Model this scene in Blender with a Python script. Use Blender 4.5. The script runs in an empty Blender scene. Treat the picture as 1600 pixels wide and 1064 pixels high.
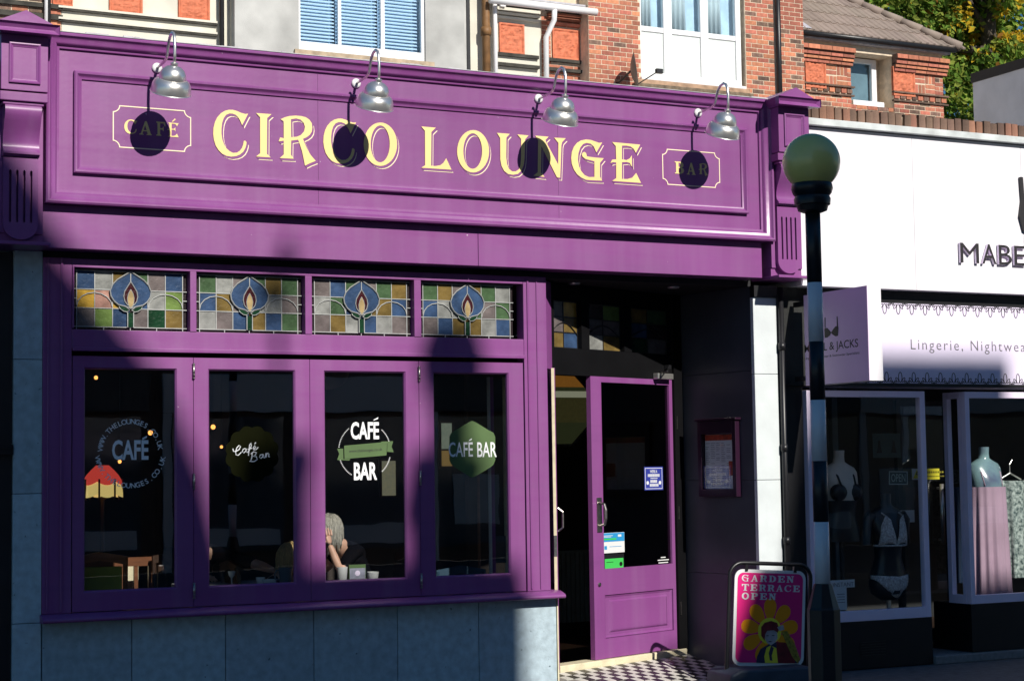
import bpy, bmesh, math, random
from mathutils import Vector, Matrix
from mathutils.geometry import tessellate_polygon
random.seed(11)
SC = bpy.context.scene
COL = SC.collection
R_ = math.radians

# ---------------------------------------------------------------- camera
FPX = 2820.0
ROT = Matrix(((0.89393322, 0.01984754, 0.44776051),
              (-0.44795777, 0.07241664, 0.89111709),
              (-0.01473883, -0.99717697, 0.0736265)))
CAM = Vector((-2.6412516, -12.35982762, 1.48))
cd = bpy.data.cameras.new('camera')
cam = bpy.data.objects.new('camera', cd)
COL.objects.link(cam)
cd.sensor_fit = 'HORIZONTAL'
cd.sensor_width = 36.0
cd.lens = FPX / 1600.0 * 36.0
cd.clip_start = 0.1
cd.clip_end = 2000
mw = Matrix.Identity(4)
for i in range(3):
    mw[i][0] = ROT[i][0]
    mw[i][1] = -ROT[i][1]
    mw[i][2] = -ROT[i][2]
    mw[i][3] = CAM[i]
cam.matrix_world = mw
SC.camera = cam
SC.render.resolution_x = 1024
SC.render.resolution_y = 680

# ---------------------------------------------------------------- light
SUN = Vector((0.135, -1.0, 0.68)).normalized()      # towards the sun
elev = math.asin(SUN.z)
azim = math.atan2(SUN.x, SUN.y)                      # clockwise from +Y
w = bpy.data.worlds.new('World')
SC.world = w
w.use_nodes = True
nt = w.node_tree
nt.nodes.clear()
sky = nt.nodes.new('ShaderNodeTexSky')
sky.sky_type = 'NISHITA'
sky.sun_disc = False
sky.sun_elevation = elev
sky.sun_rotation = azim
sky.air_density = 1.0
sky.dust_density = 0.3
sky.ozone_density = 2.0
bg = nt.nodes.new('ShaderNodeBackground')
bg.inputs['Strength'].default_value = 0.062
wo = nt.nodes.new('ShaderNodeOutputWorld')
hs_ = nt.nodes.new('ShaderNodeHueSaturation')
hs_.inputs['Saturation'].default_value = 1.45
nt.links.new(sky.outputs[0], hs_.inputs['Color'])
nt.links.new(hs_.outputs[0], bg.inputs[0])
nt.links.new(bg.outputs[0], wo.inputs[0])
sl = bpy.data.lights.new('sun', 'SUN')
sl.energy = 5.0
sl.angle = R_(0.53)
sl.color = (1.0, 0.95, 0.87)
so = bpy.data.objects.new('sun', sl)
COL.objects.link(so)
so.rotation_euler = (-SUN).to_track_quat('-Z', 'Y').to_euler()
so.location = (3, -10, 20)
SC.view_settings.view_transform = 'Standard'
SC.view_settings.look = 'None'
SC.view_settings.exposure = 0.08
SC.view_settings.gamma = 1.0

# ---------------------------------------------------------------- helpers
def ray(px, py):
    return ROT @ Vector((px - 800.0, py - 532.0, FPX))
def P(px, py, Y=0.0):                    # point of the photograph on the plane Y
    r = ray(px, py)
    return CAM + r * ((Y - CAM.y) / r.y)
def XX(px, py, Y=0.0): return P(px, py, Y).x
def ZZ(px, py, Y=0.0): return P(px, py, Y).z

class MB:
    def __init__(s): s.v = []; s.f = []
    def add(s, vs, fs):
        b = len(s.v); s.v += [tuple(q) for q in vs]; s.f += [tuple(b + i for i in f) for f in fs]; return s
    def box(s, x0, x1, y0, y1, z0, z1):
        return s.add([(x0,y0,z0),(x1,y0,z0),(x1,y1,z0),(x0,y1,z0),(x0,y0,z1),(x1,y0,z1),(x1,y1,z1),(x0,y1,z1)],
                     [(0,3,2,1),(4,5,6,7),(0,1,5,4),(1,2,6,5),(2,3,7,6),(3,0,4,7)])
    def prism(s, poly, a, b, holes=(), ax='y'):
        # polygon in two axes, extruded from a to b along the third
        m = {'y': lambda u, v, t: (u, t, v), 'x': lambda u, v, t: (t, u, v), 'z': lambda u, v, t: (u, v, t)}[ax]
        loops = [list(poly)] + [list(h) for h in holes]
        flat = [q for l in loops for q in l]
        tris = tessellate_polygon([[Vector((q[0], q[1], 0)) for q in l] for l in loops])
        n = len(flat)
        vs = [m(q[0], q[1], a) for q in flat] + [m(q[0], q[1], b) for q in flat]
        fs = [tuple(t) for t in tris] + [tuple(i + n for i in reversed(t)) for t in tris]
        o = 0
        for l in loops:
            k = len(l)
            for i in range(k):
                j = (i + 1) % k
                fs.append((o + i, o + j, o + j + n, o + i + n))
            o += k
        return s.add(vs, fs)
    def lathe(s, prof, c=(0,0,0), n=20, M=None):
        vs = []; fs = []
        for r, z in prof:
            for i in range(n):
                a = 2 * math.pi * i / n
                q = Vector((r * math.cos(a), r * math.sin(a), z))
                if M is not None: q = M @ q
                vs.append((q.x + c[0], q.y + c[1], q.z + c[2]))
        for k in range(len(prof) - 1):
            for i in range(n):
                j = (i + 1) % n
                fs.append((k*n + i, k*n + j, (k+1)*n + j, (k+1)*n + i))
        fs.append(tuple(reversed(range(n))))
        fs.append(tuple((len(prof)-1)*n + i for i in range(n)))
        return s.add(vs, fs)
    def tube(s, pts, r, n=8, cap=True):
        pts = [Vector(p) for p in pts]
        rs = r if isinstance(r, (list, tuple)) else [r] * len(pts)
        vs = []; fs = []
        up = None
        for i, p in enumerate(pts):
            d = (pts[min(i+1, len(pts)-1)] - pts[max(i-1, 0)]).normalized()
            if up is None:
                up = Vector((0,0,1)) if abs(d.z) < .9 else Vector((1,0,0))
            a = d.cross(up).normalized(); up = a.cross(d).normalized()
            for k in range(n):
                t = 2 * math.pi * k / n
                vs.append(p + (a * math.cos(t) + up * math.sin(t)) * rs[i])
        for i in range(len(pts) - 1):
            for k in range(n):
                j = (k + 1) % n
                fs.append((i*n + k, i*n + j, (i+1)*n + j, (i+1)*n + k))
        if cap:
            fs.append(tuple(reversed(range(n)))); fs.append(tuple((len(pts)-1)*n + k for k in range(n)))
        return s.add(vs, fs)
    def ball(s, c, r, n=16, m=10):
        rx, ry, rz = r if isinstance(r, (tuple, list)) else (r, r, r)
        prof = [(math.sin(math.pi * i / m), -math.cos(math.pi * i / m)) for i in range(m + 1)]
        prof[0] = (.02, -1); prof[-1] = (.02, 1)
        return s.lathe(prof, c, n, Matrix.Diagonal((rx, ry, rz)))
    def frame(s, x0, x1, z0, z1, Y, prof):
        # mitred moulding round a rectangle; prof = (inset, projection)
        vs = []; fs = []
        for w_, d in prof:
            for x, z in ((x0+w_, z0+w_), (x1-w_, z0+w_), (x1-w_, z1-w_), (x0+w_, z1-w_)):
                vs.append((x, Y - d, z))
        for k in range(len(prof) - 1):
            for i in range(4):
                j = (i + 1) % 4
                fs.append((k*4 + i, k*4 + j, (k+1)*4 + j, (k+1)*4 + i))
        return s.add(vs, fs)
    def mesh(s, name, mat, smooth=False):
        me = bpy.data.meshes.new(name)
        me.from_pydata(s.v, [], s.f)
        bm = bmesh.new(); bm.from_mesh(me)
        bmesh.ops.recalc_face_normals(bm, faces=bm.faces)
        bm.to_mesh(me); bm.free()
        for m in (mat if isinstance(mat, (list, tuple)) else [mat]):
            me.materials.append(m)
        if smooth:
            for p in me.polygons: p.use_smooth = True
        return me
    def build(s, name, mat, parent=None, smooth=False, bevel=0, kind=None, loc=None, rot=None, label=None):
        o = bpy.data.objects.new(name, s.mesh(name, mat, smooth))
        COL.objects.link(o)
        if parent is not None: o.parent = parent
        if loc is not None: o.location = loc
        if rot is not None: o.rotation_euler = rot
        if bevel:
            b = o.modifiers.new('bevel', 'BEVEL'); b.width = bevel; b.segments = 2; b.limit_method = 'ANGLE'; b.angle_limit = R_(40)
        if smooth == 'auto':
            pass
        if kind: o['kind'] = kind
        if label: o['label'] = label
        return o

def auto_smooth(o, deg=35):
    for p in o.data.polygons: p.use_smooth = True
    try:
        o.data.set_sharp_from_angle(angle=R_(deg))
    except Exception:
        pass
    return o

def thing(name, label, cat, loc=(0,0,0), rz=0.0, group=None):
    o = bpy.data.objects.new(name, None)
    o.empty_display_size = 0.1
    COL.objects.link(o)
    o.location = loc; o.rotation_euler = (0, 0, rz)
    o['label'] = label; o['category'] = cat
    if group: o['group'] = group
    return o
def tag(o, label, cat, group=None):
    o['label'] = label; o['category'] = cat
    if group: o['group'] = group
    return o
def piece(name, me, parent, loc, scale=None, rot=None):
    o = bpy.data.objects.new(name, me)
    COL.objects.link(o)
    o.parent = parent; o.location = loc
    if scale: o.scale = scale
    if rot: o.rotation_euler = rot
    return o

# ---------------------------------------------------------------- materials
def mat(name, col, rough=.5, var=.12, scale=6.0, bump=0.0, bscale=40.0, metal=0.0, spec=.5, coat=0.0,
        rnd=0.0, emit=0.0, col2=None, detail=4.0, stretch=None, emcol=None):
    m = bpy.data.materials.new(name); m.use_nodes = True
    n = m.node_tree; b = n.nodes['Principled BSDF']; L = n.links.new
    tc = n.nodes.new('ShaderNodeTexCoord')
    src = tc.outputs['Object']
    if stretch:
        mp = n.nodes.new('ShaderNodeMapping'); mp.inputs['Scale'].default_value = stretch
        L(src, mp.inputs['Vector']); src = mp.outputs[0]
    no = n.nodes.new('ShaderNodeTexNoise'); no.inputs['Scale'].default_value = scale; no.inputs['Detail'].default_value = detail
    L(src, no.inputs['Vector'])
    rp = n.nodes.new('ShaderNodeValToRGB')
    c2 = col2 if col2 else tuple(max(0, c * (1 - var)) for c in col)
    c1 = col if col2 else tuple(min(1, c * (1 + var)) for c in col)
    rp.color_ramp.elements[0].position = .32; rp.color_ramp.elements[1].position = .68
    rp.color_ramp.elements[0].color = (*c2, 1); rp.color_ramp.elements[1].color = (*c1, 1)
    L(no.outputs[0], rp.inputs[0])
    out = rp.outputs[0]
    if rnd:
        oi = n.nodes.new('ShaderNodeObjectInfo')
        hs = n.nodes.new('ShaderNodeHueSaturation')
        ma = n.nodes.new('ShaderNodeMapRange'); ma.inputs[3].default_value = 1 - rnd; ma.inputs[4].default_value = 1 + rnd
        L(oi.outputs['Random'], ma.inputs[0]); L(ma.outputs[0], hs.inputs['Value'])
        mh = n.nodes.new('ShaderNodeMath'); mh.operation = 'MULTIPLY'; mh.inputs[1].default_value = 7.31
        fr = n.nodes.new('ShaderNodeMath'); fr.operation = 'FRACT'
        m2 = n.nodes.new('ShaderNodeMapRange'); m2.inputs[3].default_value = .490; m2.inputs[4].default_value = .506
        L(oi.outputs['Random'], mh.inputs[0]); L(mh.outputs[0], fr.inputs[0]); L(fr.outputs[0], m2.inputs[0]); L(m2.outputs[0], hs.inputs['Hue'])
        L(out, hs.inputs['Color']); out = hs.outputs[0]
    L(out, b.inputs['Base Color'])
    b.inputs['Roughness'].default_value = rough
    b.inputs['Metallic'].default_value = metal
    b.inputs['Specular IOR Level'].default_value = spec
    if coat:
        b.inputs['Coat Weight'].default_value = coat; b.inputs['Coat Roughness'].default_value = .15
    if bump:
        n2 = n.nodes.new('ShaderNodeTexNoise'); n2.inputs['Scale'].default_value = bscale; n2.inputs['Detail'].default_value = 5
        L(src, n2.inputs['Vector'])
        bp = n.nodes.new('ShaderNodeBump'); bp.inputs['Strength'].default_value = bump; bp.inputs['Distance'].default_value = .01
        L(n2.outputs[0], bp.inputs['Height']); L(bp.outputs[0], b.inputs['Normal'])
    if emit:
        b.inputs['Emission Color'].default_value = (*(emcol or col), 1); b.inputs['Emission Strength'].default_value = emit
    return m

def glass_mat(name, tint=(.9, .93, .93), boost=1.0, rough=0.0):
    m = bpy.data.materials.new(name); m.use_nodes = True
    n = m.node_tree; n.nodes.clear(); L = n.links.new
    o = n.nodes.new('ShaderNodeOutputMaterial'); mx = n.nodes.new('ShaderNodeMixShader')
    tr = n.nodes.new('ShaderNodeBsdfTransparent'); tr.inputs[0].default_value = (*tint, 1)
    gl = n.nodes.new('ShaderNodeBsdfGlossy'); gl.inputs['Roughness'].default_value = rough; gl.inputs[0].default_value = (1, 1, 1, 1)
    fr = n.nodes.new('ShaderNodeFresnel'); fr.inputs[0].default_value = 1.52
    ge = n.nodes.new('ShaderNodeNewGeometry')
    iv = n.nodes.new('ShaderNodeMath'); iv.operation = 'SUBTRACT'; iv.inputs[0].default_value = 1.0
    mu = n.nodes.new('ShaderNodeMath'); mu.operation = 'MULTIPLY'
    mb = n.nodes.new('ShaderNodeMath'); mb.operation = 'MULTIPLY'; mb.inputs[1].default_value = boost
    L(ge.outputs['Backfacing'], iv.inputs[1]); L(fr.outputs[0], mb.inputs[0]); L(mb.outputs[0], mu.inputs[0]); L(iv.outputs[0], mu.inputs[1])
    no = n.nodes.new('ShaderNodeTexNoise'); no.inputs['Scale'].default_value = 1.7
    tc = n.nodes.new('ShaderNodeTexCoord'); L(tc.outputs['Object'], no.inputs['Vector'])
    bp = n.nodes.new('ShaderNodeBump'); bp.inputs['Strength'].default_value = .014; bp.inputs['Distance'].default_value = .05
    L(no.outputs[0], bp.inputs['Height']); L(bp.outputs[0], gl.inputs['Normal'])
    L(mu.outputs[0], mx.inputs[0]); L(tr.outputs[0], mx.inputs[1]); L(gl.outputs[0], mx.inputs[2]); L(mx.outputs[0], o.inputs[0])
    return m

M = {}
def worn_paint(name, col, rough, coat, chips=True):
    # painted timber: sun-faded patches, vertical rain streaks, faint brush marks and a few chips
    m = mat(name, col, rough, .09, 1.1, .06, 30, spec=.45, coat=coat, detail=6)
    n = m.node_tree; L = n.links.new; b = n.nodes['Principled BSDF']; base = b.inputs['Base Color'].links[0].from_socket
    tc = n.nodes.new('ShaderNodeTexCoord'); mp = n.nodes.new('ShaderNodeMapping'); mp.inputs['Scale'].default_value = (9, 9, .55)
    L(tc.outputs['Object'], mp.inputs['Vector'])
    s1 = n.nodes.new('ShaderNodeTexNoise'); s1.inputs['Scale'].default_value = 1.0; s1.inputs['Detail'].default_value = 6; L(mp.outputs[0], s1.inputs['Vector'])
    r1 = n.nodes.new('ShaderNodeMapRange'); r1.inputs[1].default_value = .42; r1.inputs[2].default_value = .78; r1.inputs[3].default_value = 0; r1.inputs[4].default_value = .22; L(s1.outputs[0], r1.inputs[0])
    m1 = n.nodes.new('ShaderNodeMixRGB'); m1.inputs[2].default_value = (.34, .20, .36, 1); L(r1.outputs[0], m1.inputs[0]); L(base, m1.inputs[1])
    mp2 = n.nodes.new('ShaderNodeMapping'); mp2.inputs['Scale'].default_value = (.5, .5, 7); L(tc.outputs['Object'], mp2.inputs['Vector'])
    s2 = n.nodes.new('ShaderNodeTexNoise'); s2.inputs['Scale'].default_value = 1.6; s2.inputs['Detail'].default_value = 5; L(mp2.outputs[0], s2.inputs['Vector'])
    r2 = n.nodes.new('ShaderNodeMapRange'); r2.inputs[1].default_value = .5; r2.inputs[2].default_value = .85; r2.inputs[3].default_value = 0; r2.inputs[4].default_value = .25; L(s2.outputs[0], r2.inputs[0])
    m2 = n.nodes.new('ShaderNodeMixRGB'); m2.inputs[2].default_value = (.12, .032, .15, 1); L(r2.outputs[0], m2.inputs[0]); L(m1.outputs[0], m2.inputs[1])
    out = m2.outputs[0]
    if chips:
        s3 = n.nodes.new('ShaderNodeTexNoise'); s3.inputs['Scale'].default_value = 26; s3.inputs['Detail'].default_value = 3; L(tc.outputs['Object'], s3.inputs['Vector'])
        r3 = n.nodes.new('ShaderNodeMapRange'); r3.inputs[1].default_value = .765; r3.inputs[2].default_value = .80; L(s3.outputs[0], r3.inputs[0])
        m3 = n.nodes.new('ShaderNodeMixRGB'); m3.inputs[2].default_value = (.62, .50, .60, 1); L(r3.outputs[0], m3.inputs[0]); L(out, m3.inputs[1]); out = m3.outputs[0]
    L(out, b.inputs['Base Color'])
    rr = n.nodes.new('ShaderNodeMapRange'); rr.inputs[1].default_value = .3; rr.inputs[2].default_value = .7; rr.inputs[3].default_value = rough - .08; rr.inputs[4].default_value = rough + .10
    L(s2.outputs[0], rr.inputs[0]); L(rr.outputs[0], b.inputs['Roughness'])
    return m
M['purple'] = worn_paint('purple_paint', (.236, .064, .236), .42, .08)
M['purple_trim'] = worn_paint('purple_gloss_paint', (.234, .062, .236), .36, .14)
M['gold'] = mat('gold_signwriting', (.88, .68, .28), .5, .06, 3)
M['goldline'] = mat('pale_gold_line', (.95, .80, .55), .5, .06, 3)
M['stone'] = mat('grey_stone_panel', (.42, .53, .585), .55, .15, 16, .18, 90, rnd=.10, detail=10)
def specks(m, col, lo, hi, scale):
    n = m.node_tree; L = n.links.new; b = n.nodes['Principled BSDF']; base = b.inputs['Base Color'].links[0].from_socket
    tc = n.nodes.new('ShaderNodeTexCoord'); s = n.nodes.new('ShaderNodeTexNoise'); s.inputs['Scale'].default_value = scale; s.inputs['Detail'].default_value = 2; L(tc.outputs['Object'], s.inputs['Vector'])
    r = n.nodes.new('ShaderNodeMapRange'); r.inputs[1].default_value = lo; r.inputs[2].default_value = hi; L(s.outputs[0], r.inputs[0])
    x = n.nodes.new('ShaderNodeMixRGB'); x.inputs[2].default_value = (*col, 1); L(r.outputs[0], x.inputs[0]); L(base, x.inputs[1]); L(x.outputs[0], b.inputs['Base Color'])
specks(M['stone'], (.12, .17, .20), .70, .76, 24); specks(M['stone'], (.50, .60, .64), .66, .80, 60)
M['whitestone'] = mat('pale_stone', (.66, .71, .72), .6, .06, 5, .08, 50)
M['darkwall'] = mat('charcoal_painted_panel', (.055, .062, .078), .45, .15, 3, .04, 40)
M['black'] = mat('black_paint', (.012, .012, .014), .4, .2, 5)
M['blackgloss'] = mat('black_gloss_paint', (.008, .008, .010), .38, .2, 5)
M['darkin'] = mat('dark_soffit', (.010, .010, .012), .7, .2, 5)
M['alu'] = mat('brushed_aluminium', (.86, .84, .80), .30, .08, 9, .03, 90, metal=.86)
M['alu_in'] = mat('brass_toned_reflector', (.55, .46, .30), .3, .08, 9, metal=1.0)
M['white'] = mat('white_paint', (.80, .80, .80), .4, .03, 5)
M['upvc'] = mat('white_upvc', (.82, .82, .82), .3, .02, 5)
M['fasciawhite'] = mat('white_fascia_panel', (.84, .82, .86), .45, .03, 2)
M['lead'] = mat('lead_came', (.40, .41, .40), .45, .12, 30, metal=.3)
M['leadroof'] = mat('lead_flashing', (.45, .44, .48), .5, .2, 12, .2, 30)
M['hinge'] = mat('worn_steel', (.42, .40, .37), .35, .2, 50, metal=1.0)
M['cream'] = mat('cream_raw_edge', (.72, .64, .44), .6, .15, 9, .1, 40)
M['glass'] = glass_mat('window_glass', (.96, .97, .97), 2.4)
M['glass_shop'] = glass_mat('shop_window_glass', (.97, .98, .98), 1.1)
M['glass_door'] = glass_mat('door_glass', (.55, .55, .55))
M['glass_up'] = glass_mat('upper_window_glass', (.85, .92, .97), 1.6)
M['brick'] = mat('red_brick', (.40, .140, .085), .8, .2, 9, .35, 90, rnd=.32, detail=6)
M['brickpale'] = mat('orange_brick', (.50, .185, .10), .8, .2, 9, .35, 90, rnd=.3, detail=6)
M['brickdark'] = mat('weathered_coping_brick', (.155, .095, .068), .85, .35, 7, .4, 70, rnd=.35, detail=7)
M['mortar'] = mat('lime_mortar', (.66, .54, .40), .9, .15, 12, .3, 80)
M['render'] = mat('grey_cement_render', (.44, .44, .42), .9, .22, 1.6, .25, 60, detail=8)
M['renderc'] = mat('cream_painted_render', (.66, .63, .53), .85, .12, 2.0, .2, 50, detail=7)
M['terracotta'] = mat('carved_terracotta', (.58, .17, .085), .8, .18, 14, 1.0, 14, detail=3)
M['dirtshade'] = mat('dirt_and_shade_course', (.045, .042, .034), .9, .5, 7, .3, 40)  # dirt plus the shade under the mouldings, both in one dark colour
M['pipebrown'] = mat('rusty_brown_pipe', (.20, .10, .035), .6, .3, 8, .1, 40)
M['rooftile'] = mat('concrete_roof_tile', (.27, .215, .18), .9, .14, 5, .3, 60, rnd=.12)
M['asphalt'] = mat('asphalt', (.11, .115, .125), .85, .25, 14, .5, 160)
M['paving'] = mat('paving_slab', (.13, .135, .145), .8, .15, 5, .25, 90, rnd=.1)
M['kerb'] = mat('granite_kerb', (.22, .22, .22), .8, .15, 30, .2, 90)
M['tile_b'] = mat('black_floor_tile', (.018, .018, .02), .35, .2, 20, rnd=.1)
M['tile_w'] = mat('white_floor_tile', (.62, .60, .54), .35, .06, 20, rnd=.06)
M['grout'] = mat('grout', (.22, .20, .18), .9, .1, 20)
M['lilac'] = mat('lilac_paint', (.90, .78, .97), .4, .05, 3)
M['lilacsign'] = mat('lilac_sign_face', (.84, .64, .90), .4, .04, 2)
M['yellow'] = mat('yellow_print', (.85, .78, .05), .5, .03, 5)
M['paper'] = mat('white_paper', (.75, .76, .76), .6, .03, 5)
M['globe'] = mat('amber_globe', (.90, .80, .20), .5, .06, 3, spec=1.0, coat=.9)
M['postwhite'] = mat('white_post_band', (.80, .82, .84), .4, .06, 5)
M['wood'] = mat('brown_wood', (.16, .055, .02), .4, .25, 4, .05, 40, stretch=(1, 1, 8))
M['darkwood'] = mat('dark_wood', (.04, .02, .012), .35, .25, 4, stretch=(8, 1, 1))
M['tabletop'] = mat('grey_table_top', (.55, .57, .58), .25, .15, 3)
M['skin'] = mat('skin', (.60, .35, .25), .5, .06, 20, .05, 200)
M['greyhair'] = mat('grey_hair', (.34, .32, .27), .5, .3, 30, .8, 60, stretch=(3, 3, .5))
M['blond'] = mat('blond_hair', (.42, .29, .12), .5, .3, 30, .8, 60, stretch=(3, 3, .5))
M['cloth'] = mat('dark_cloth', (.004, .004, .006), .95, .2, 20, spec=.05)
M['ceramic'] = mat('white_ceramic', (.72, .72, .70), .25, .02, 5)
M['flatwhite'] = mat('white_vinyl', (.92, .93, .94), .5, .02, 5)
M['vgreen'] = mat('green_vinyl', (.085, .15, .05), .5, .1, 5)
M['vdgreen'] = mat('olive_vinyl', (.007, .008, .002), .9, .2, 4, spec=.05)
M['jet'] = mat('matt_black_frame', (.004, .004, .005), .7, .2, 5, spec=.12)
M['vkhaki'] = mat('khaki_vinyl', (.20, .18, .08), .5, .2, 4)
M['ink'] = mat('dark_print', (.02, .018, .02), .5, .05, 5)
def sgmat(name, c, k=1.0):
    return mat('stained_' + name, c, .24, .30, 11, .42, 34, spec=.35)
SG = {k: sgmat(k, c) for k, c in dict(
    b=(.036, .070, .145), w=(.25, .255, .24), a=(.165, .112, .034), m=(.145, .122, .118), g=(.058, .108, .050), d=(.008, .042, .018),
    p=(.38, .21, .165), r=(.045, .008, .012), c=(.42, .31, .15), k=(.030, .022, .024), y=(.55, .33, .05), l=(.15, .23, .06)).items()}

def text_pts(body, bold=0.0, spacing=1.0):
    cu = bpy.data.curves.new('t', 'FONT'); cu.body = body; cu.offset = bold; cu.space_character = spacing
    cu.resolution_u = 3
    ob = bpy.data.objects.new('t', cu); COL.objects.link(ob)
    dg = bpy.context.evaluated_depsgraph_get(); dg.update()
    me = bpy.data.meshes.new_from_object(ob.evaluated_get(dg))
    vs = [(v.co.x, v.co.y) for v in me.vertices]; fs = [tuple(p.vertices) for p in me.polygons]
    bpy.data.objects.remove(ob); bpy.data.curves.remove(cu); bpy.data.meshes.remove(me)
    return vs, fs
def text_into(mb, body, x0, x1, z0, z1, y, bold=0.0, spacing=1.0, keep=False, M2=None):
    vs, fs = text_pts(body, bold, spacing)
    ax = min(v[0] for v in vs); bx = max(v[0] for v in vs); ay = min(v[1] for v in vs); by = max(v[1] for v in vs)
    sx = (x1 - x0) / (bx - ax); sz = (z1 - z0) / (by - ay)
    out = [(x0 + (v[0]-ax)*sx, y, z0 + (v[1]-ay)*sz) for v in vs]
    if M2: out = [M2(q) for q in out]
    mb.add(out, fs)
    return mb
def letters(mb, name, m, parent):
    # one object for each letter of a line of text (dots stay with the letter they stand over)
    par = list(range(len(mb.v)))
    def find(a):
        while par[a] != a: par[a] = par[par[a]]; a = par[a]
        return a
    for f in mb.f:
        for k in f[1:]: par[find(k)] = find(f[0])
    gr = {}
    for f in mb.f: gr.setdefault(find(f[0]), []).append(f)
    for fs in gr.values():
        ids = sorted({i for f in fs for i in f}); ix = {i: n for n, i in enumerate(ids)}
        q = MB(); q.add([mb.v[i] for i in ids], [tuple(ix[i] for i in f) for f in fs]); q.build(name, m, parent)
def text_ring(mb, body, cx, cz, rad, a0, a1, h, y, outward=True, bold=.01):
    n = len(body)
    for i, ch in enumerate(body):
        if ch == ' ': continue
        a = a0 + (a1 - a0) * i / (n - 1)
        vs, fs = text_pts(ch, bold)
        wx = max(v[0] for v in vs); sc = h / .72
        t = -(a - math.pi/2) if False else (a - math.pi/2)
        if not outward: t = a + math.pi/2
        out = []
        for v in vs:
            lx = (v[0] - wx/2) * sc; lz = (v[1] - .36) * sc
            out.append((cx + rad*math.cos(a) + lx*math.cos(t) - lz*math.sin(t), y, cz + rad*math.sin(a) + lx*math.sin(t) + lz*math.cos(t)))
        mb.add(out, fs)

# ---- traced serif glyphs (zoom pixels: x0, y0, factor, outer, holes)
def ell(cx, cy, rx, ry, n=36):
    return [(cx + rx*math.cos(2*math.pi*i/n), cy + ry*math.sin(2*math.pi*i/n)) for i in range(n)]
gC = [(540,145),(505,150),(450,135),(400,112),(350,98),(300,97),(250,110),(200,140),(155,190),(125,250),(107,320),(103,400),(112,470),(135,545),(170,600),(215,645),(270,672),(330,682),(390,675),(440,655),(480,620),(505,575),(518,530),(520,500),(500,480),(485,490),(478,530),(462,575),(435,610),(400,632),(350,635),(310,615),(270,580),(240,530),(218,470),(207,400),(207,330),(215,260),(235,200),(265,160),(305,143),(345,145),(385,160),(415,190),(440,230),(465,290)]
gI = [(640,138),(832,152),(778,200),(776,648),(822,692),(640,680),(690,640),(690,190)]
gR = [(945,215),(1000,190),(1060,175),(1130,170),(1200,175),(1260,190),(1305,220),(1335,265),(1342,320),(1335,370),(1310,410),(1270,440),(1225,460),(1245,510),(1275,580),(1320,660),(1385,735),(1310,765),(1250,795),(1240,740),(1215,620),(1190,540),(1165,470),(1078,482),(1075,660),(1110,708),(935,700),(985,655),(985,482),(922,492),(940,442),(985,452),(985,240)]
gRh = [(1075,215),(1140,205),(1195,220),(1235,260),(1250,310),(1240,365),(1200,412),(1150,433),(1078,440)]
gL = [(65,145),(245,160),(190,215),(187,635),(235,640),(300,630),(340,600),(375,542),(440,685),(65,660),(112,630),(110,200)]
gU = [(1010,225),(1170,238),(1128,285),(1126,530),(1135,610),(1160,675),(1200,706),(1245,706),(1285,680),(1305,620),(1312,520),(1312,300),(1265,245),(1405,257),(1362,305),(1355,540),(1345,625),(1318,695),(1270,738),(1210,748),(1150,738),(1100,700),(1068,640),(1052,560),(1050,290)]
gN = [(130,180),(295,193),(255,235),(265,260),(415,540),(418,270),(365,205),(510,212),(465,260),(455,300),(450,450),(440,705),(400,700),(205,310),(200,640),(245,695),(105,680),(160,635),(165,240)]
gG = [(965,265),(925,270),(870,250),(820,233),(760,228),(700,240),(650,270),(610,320),(585,385),(578,460),(585,530),(610,600),(650,660),(700,700),(760,730),(830,737),(965,742),(938,690),(938,520),(985,462),(880,453),(775,440),(765,400),(745,382),(722,390),(710,415),(722,445),(760,472),(868,500),(868,695),(800,697),(745,672),(705,625),(675,560),(662,480),(668,400),(690,330),(725,285),(770,270),(820,280),(860,315),(892,390)]
gE = [(1090,260),(1440,292),(1385,395),(1360,345),(1320,315),(1270,305),(1212,305),(1212,475),(1270,485),(1310,465),(1335,425),(1338,570),(1310,520),(1270,508),(1212,512),(1212,720),(1280,722),(1340,705),(1390,645),(1450,770),(1090,745),(1140,710),(1140,515),(1100,510),(1068,522),(1090,480),(1140,475),(1135,310)]
YF = -.14
def gmap(poly, x0, y0, k):
    return [((q := P(x0 + u/k, y0 + v/k, YF - .003)).x, q.z) for u, v in poly]
def fit(poly, x0, x1, z0, z1, box=None):
    b = box or poly
    ax = min(q[0] for q in b); bx = max(q[0] for q in b); az = min(q[1] for q in b); bz = max(q[1] for q in b)
    return [(x0 + (q[0]-ax)/(bx-ax)*(x1-x0), z0 + (q[1]-az)/(bz-az)*(z1-z0)) for q in poly]
WC, WI, WR, WRh = gmap(gC,320,160,8), gmap(gI,320,160,8), gmap(gR,320,160,8), gmap(gRh,320,160,8)
WL, WU, WN, WG, WE = gmap(gL,650,180,8), gmap(gU,650,180,8), gmap(gN,820,190,8), gmap(gG,820,190,8), gmap(gE,820,190,8)
c2 = [(120 + (u-103)*410/437, 127 + (v-97)*563/585) for u, v in gC]
WC2 = gmap(c2,490,170,8)
WO1 = (gmap(ell(833,447,209,271),490,170,8), gmap(ell(831,443,119,230),490,170,8))
WO2 = (gmap(ell(712,455,200,265),650,180,8), gmap(ell(707,452,117,222),650,180,8))
SIGN = [(WC,()),(WI,()),(WR,(WRh,)),(WC2,()),(WO1[0],(WO1[1],)),(WL,()),(WO2[0],(WO2[1],)),(WU,()),(WN,()),(WG,()),(WE,())]
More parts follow.
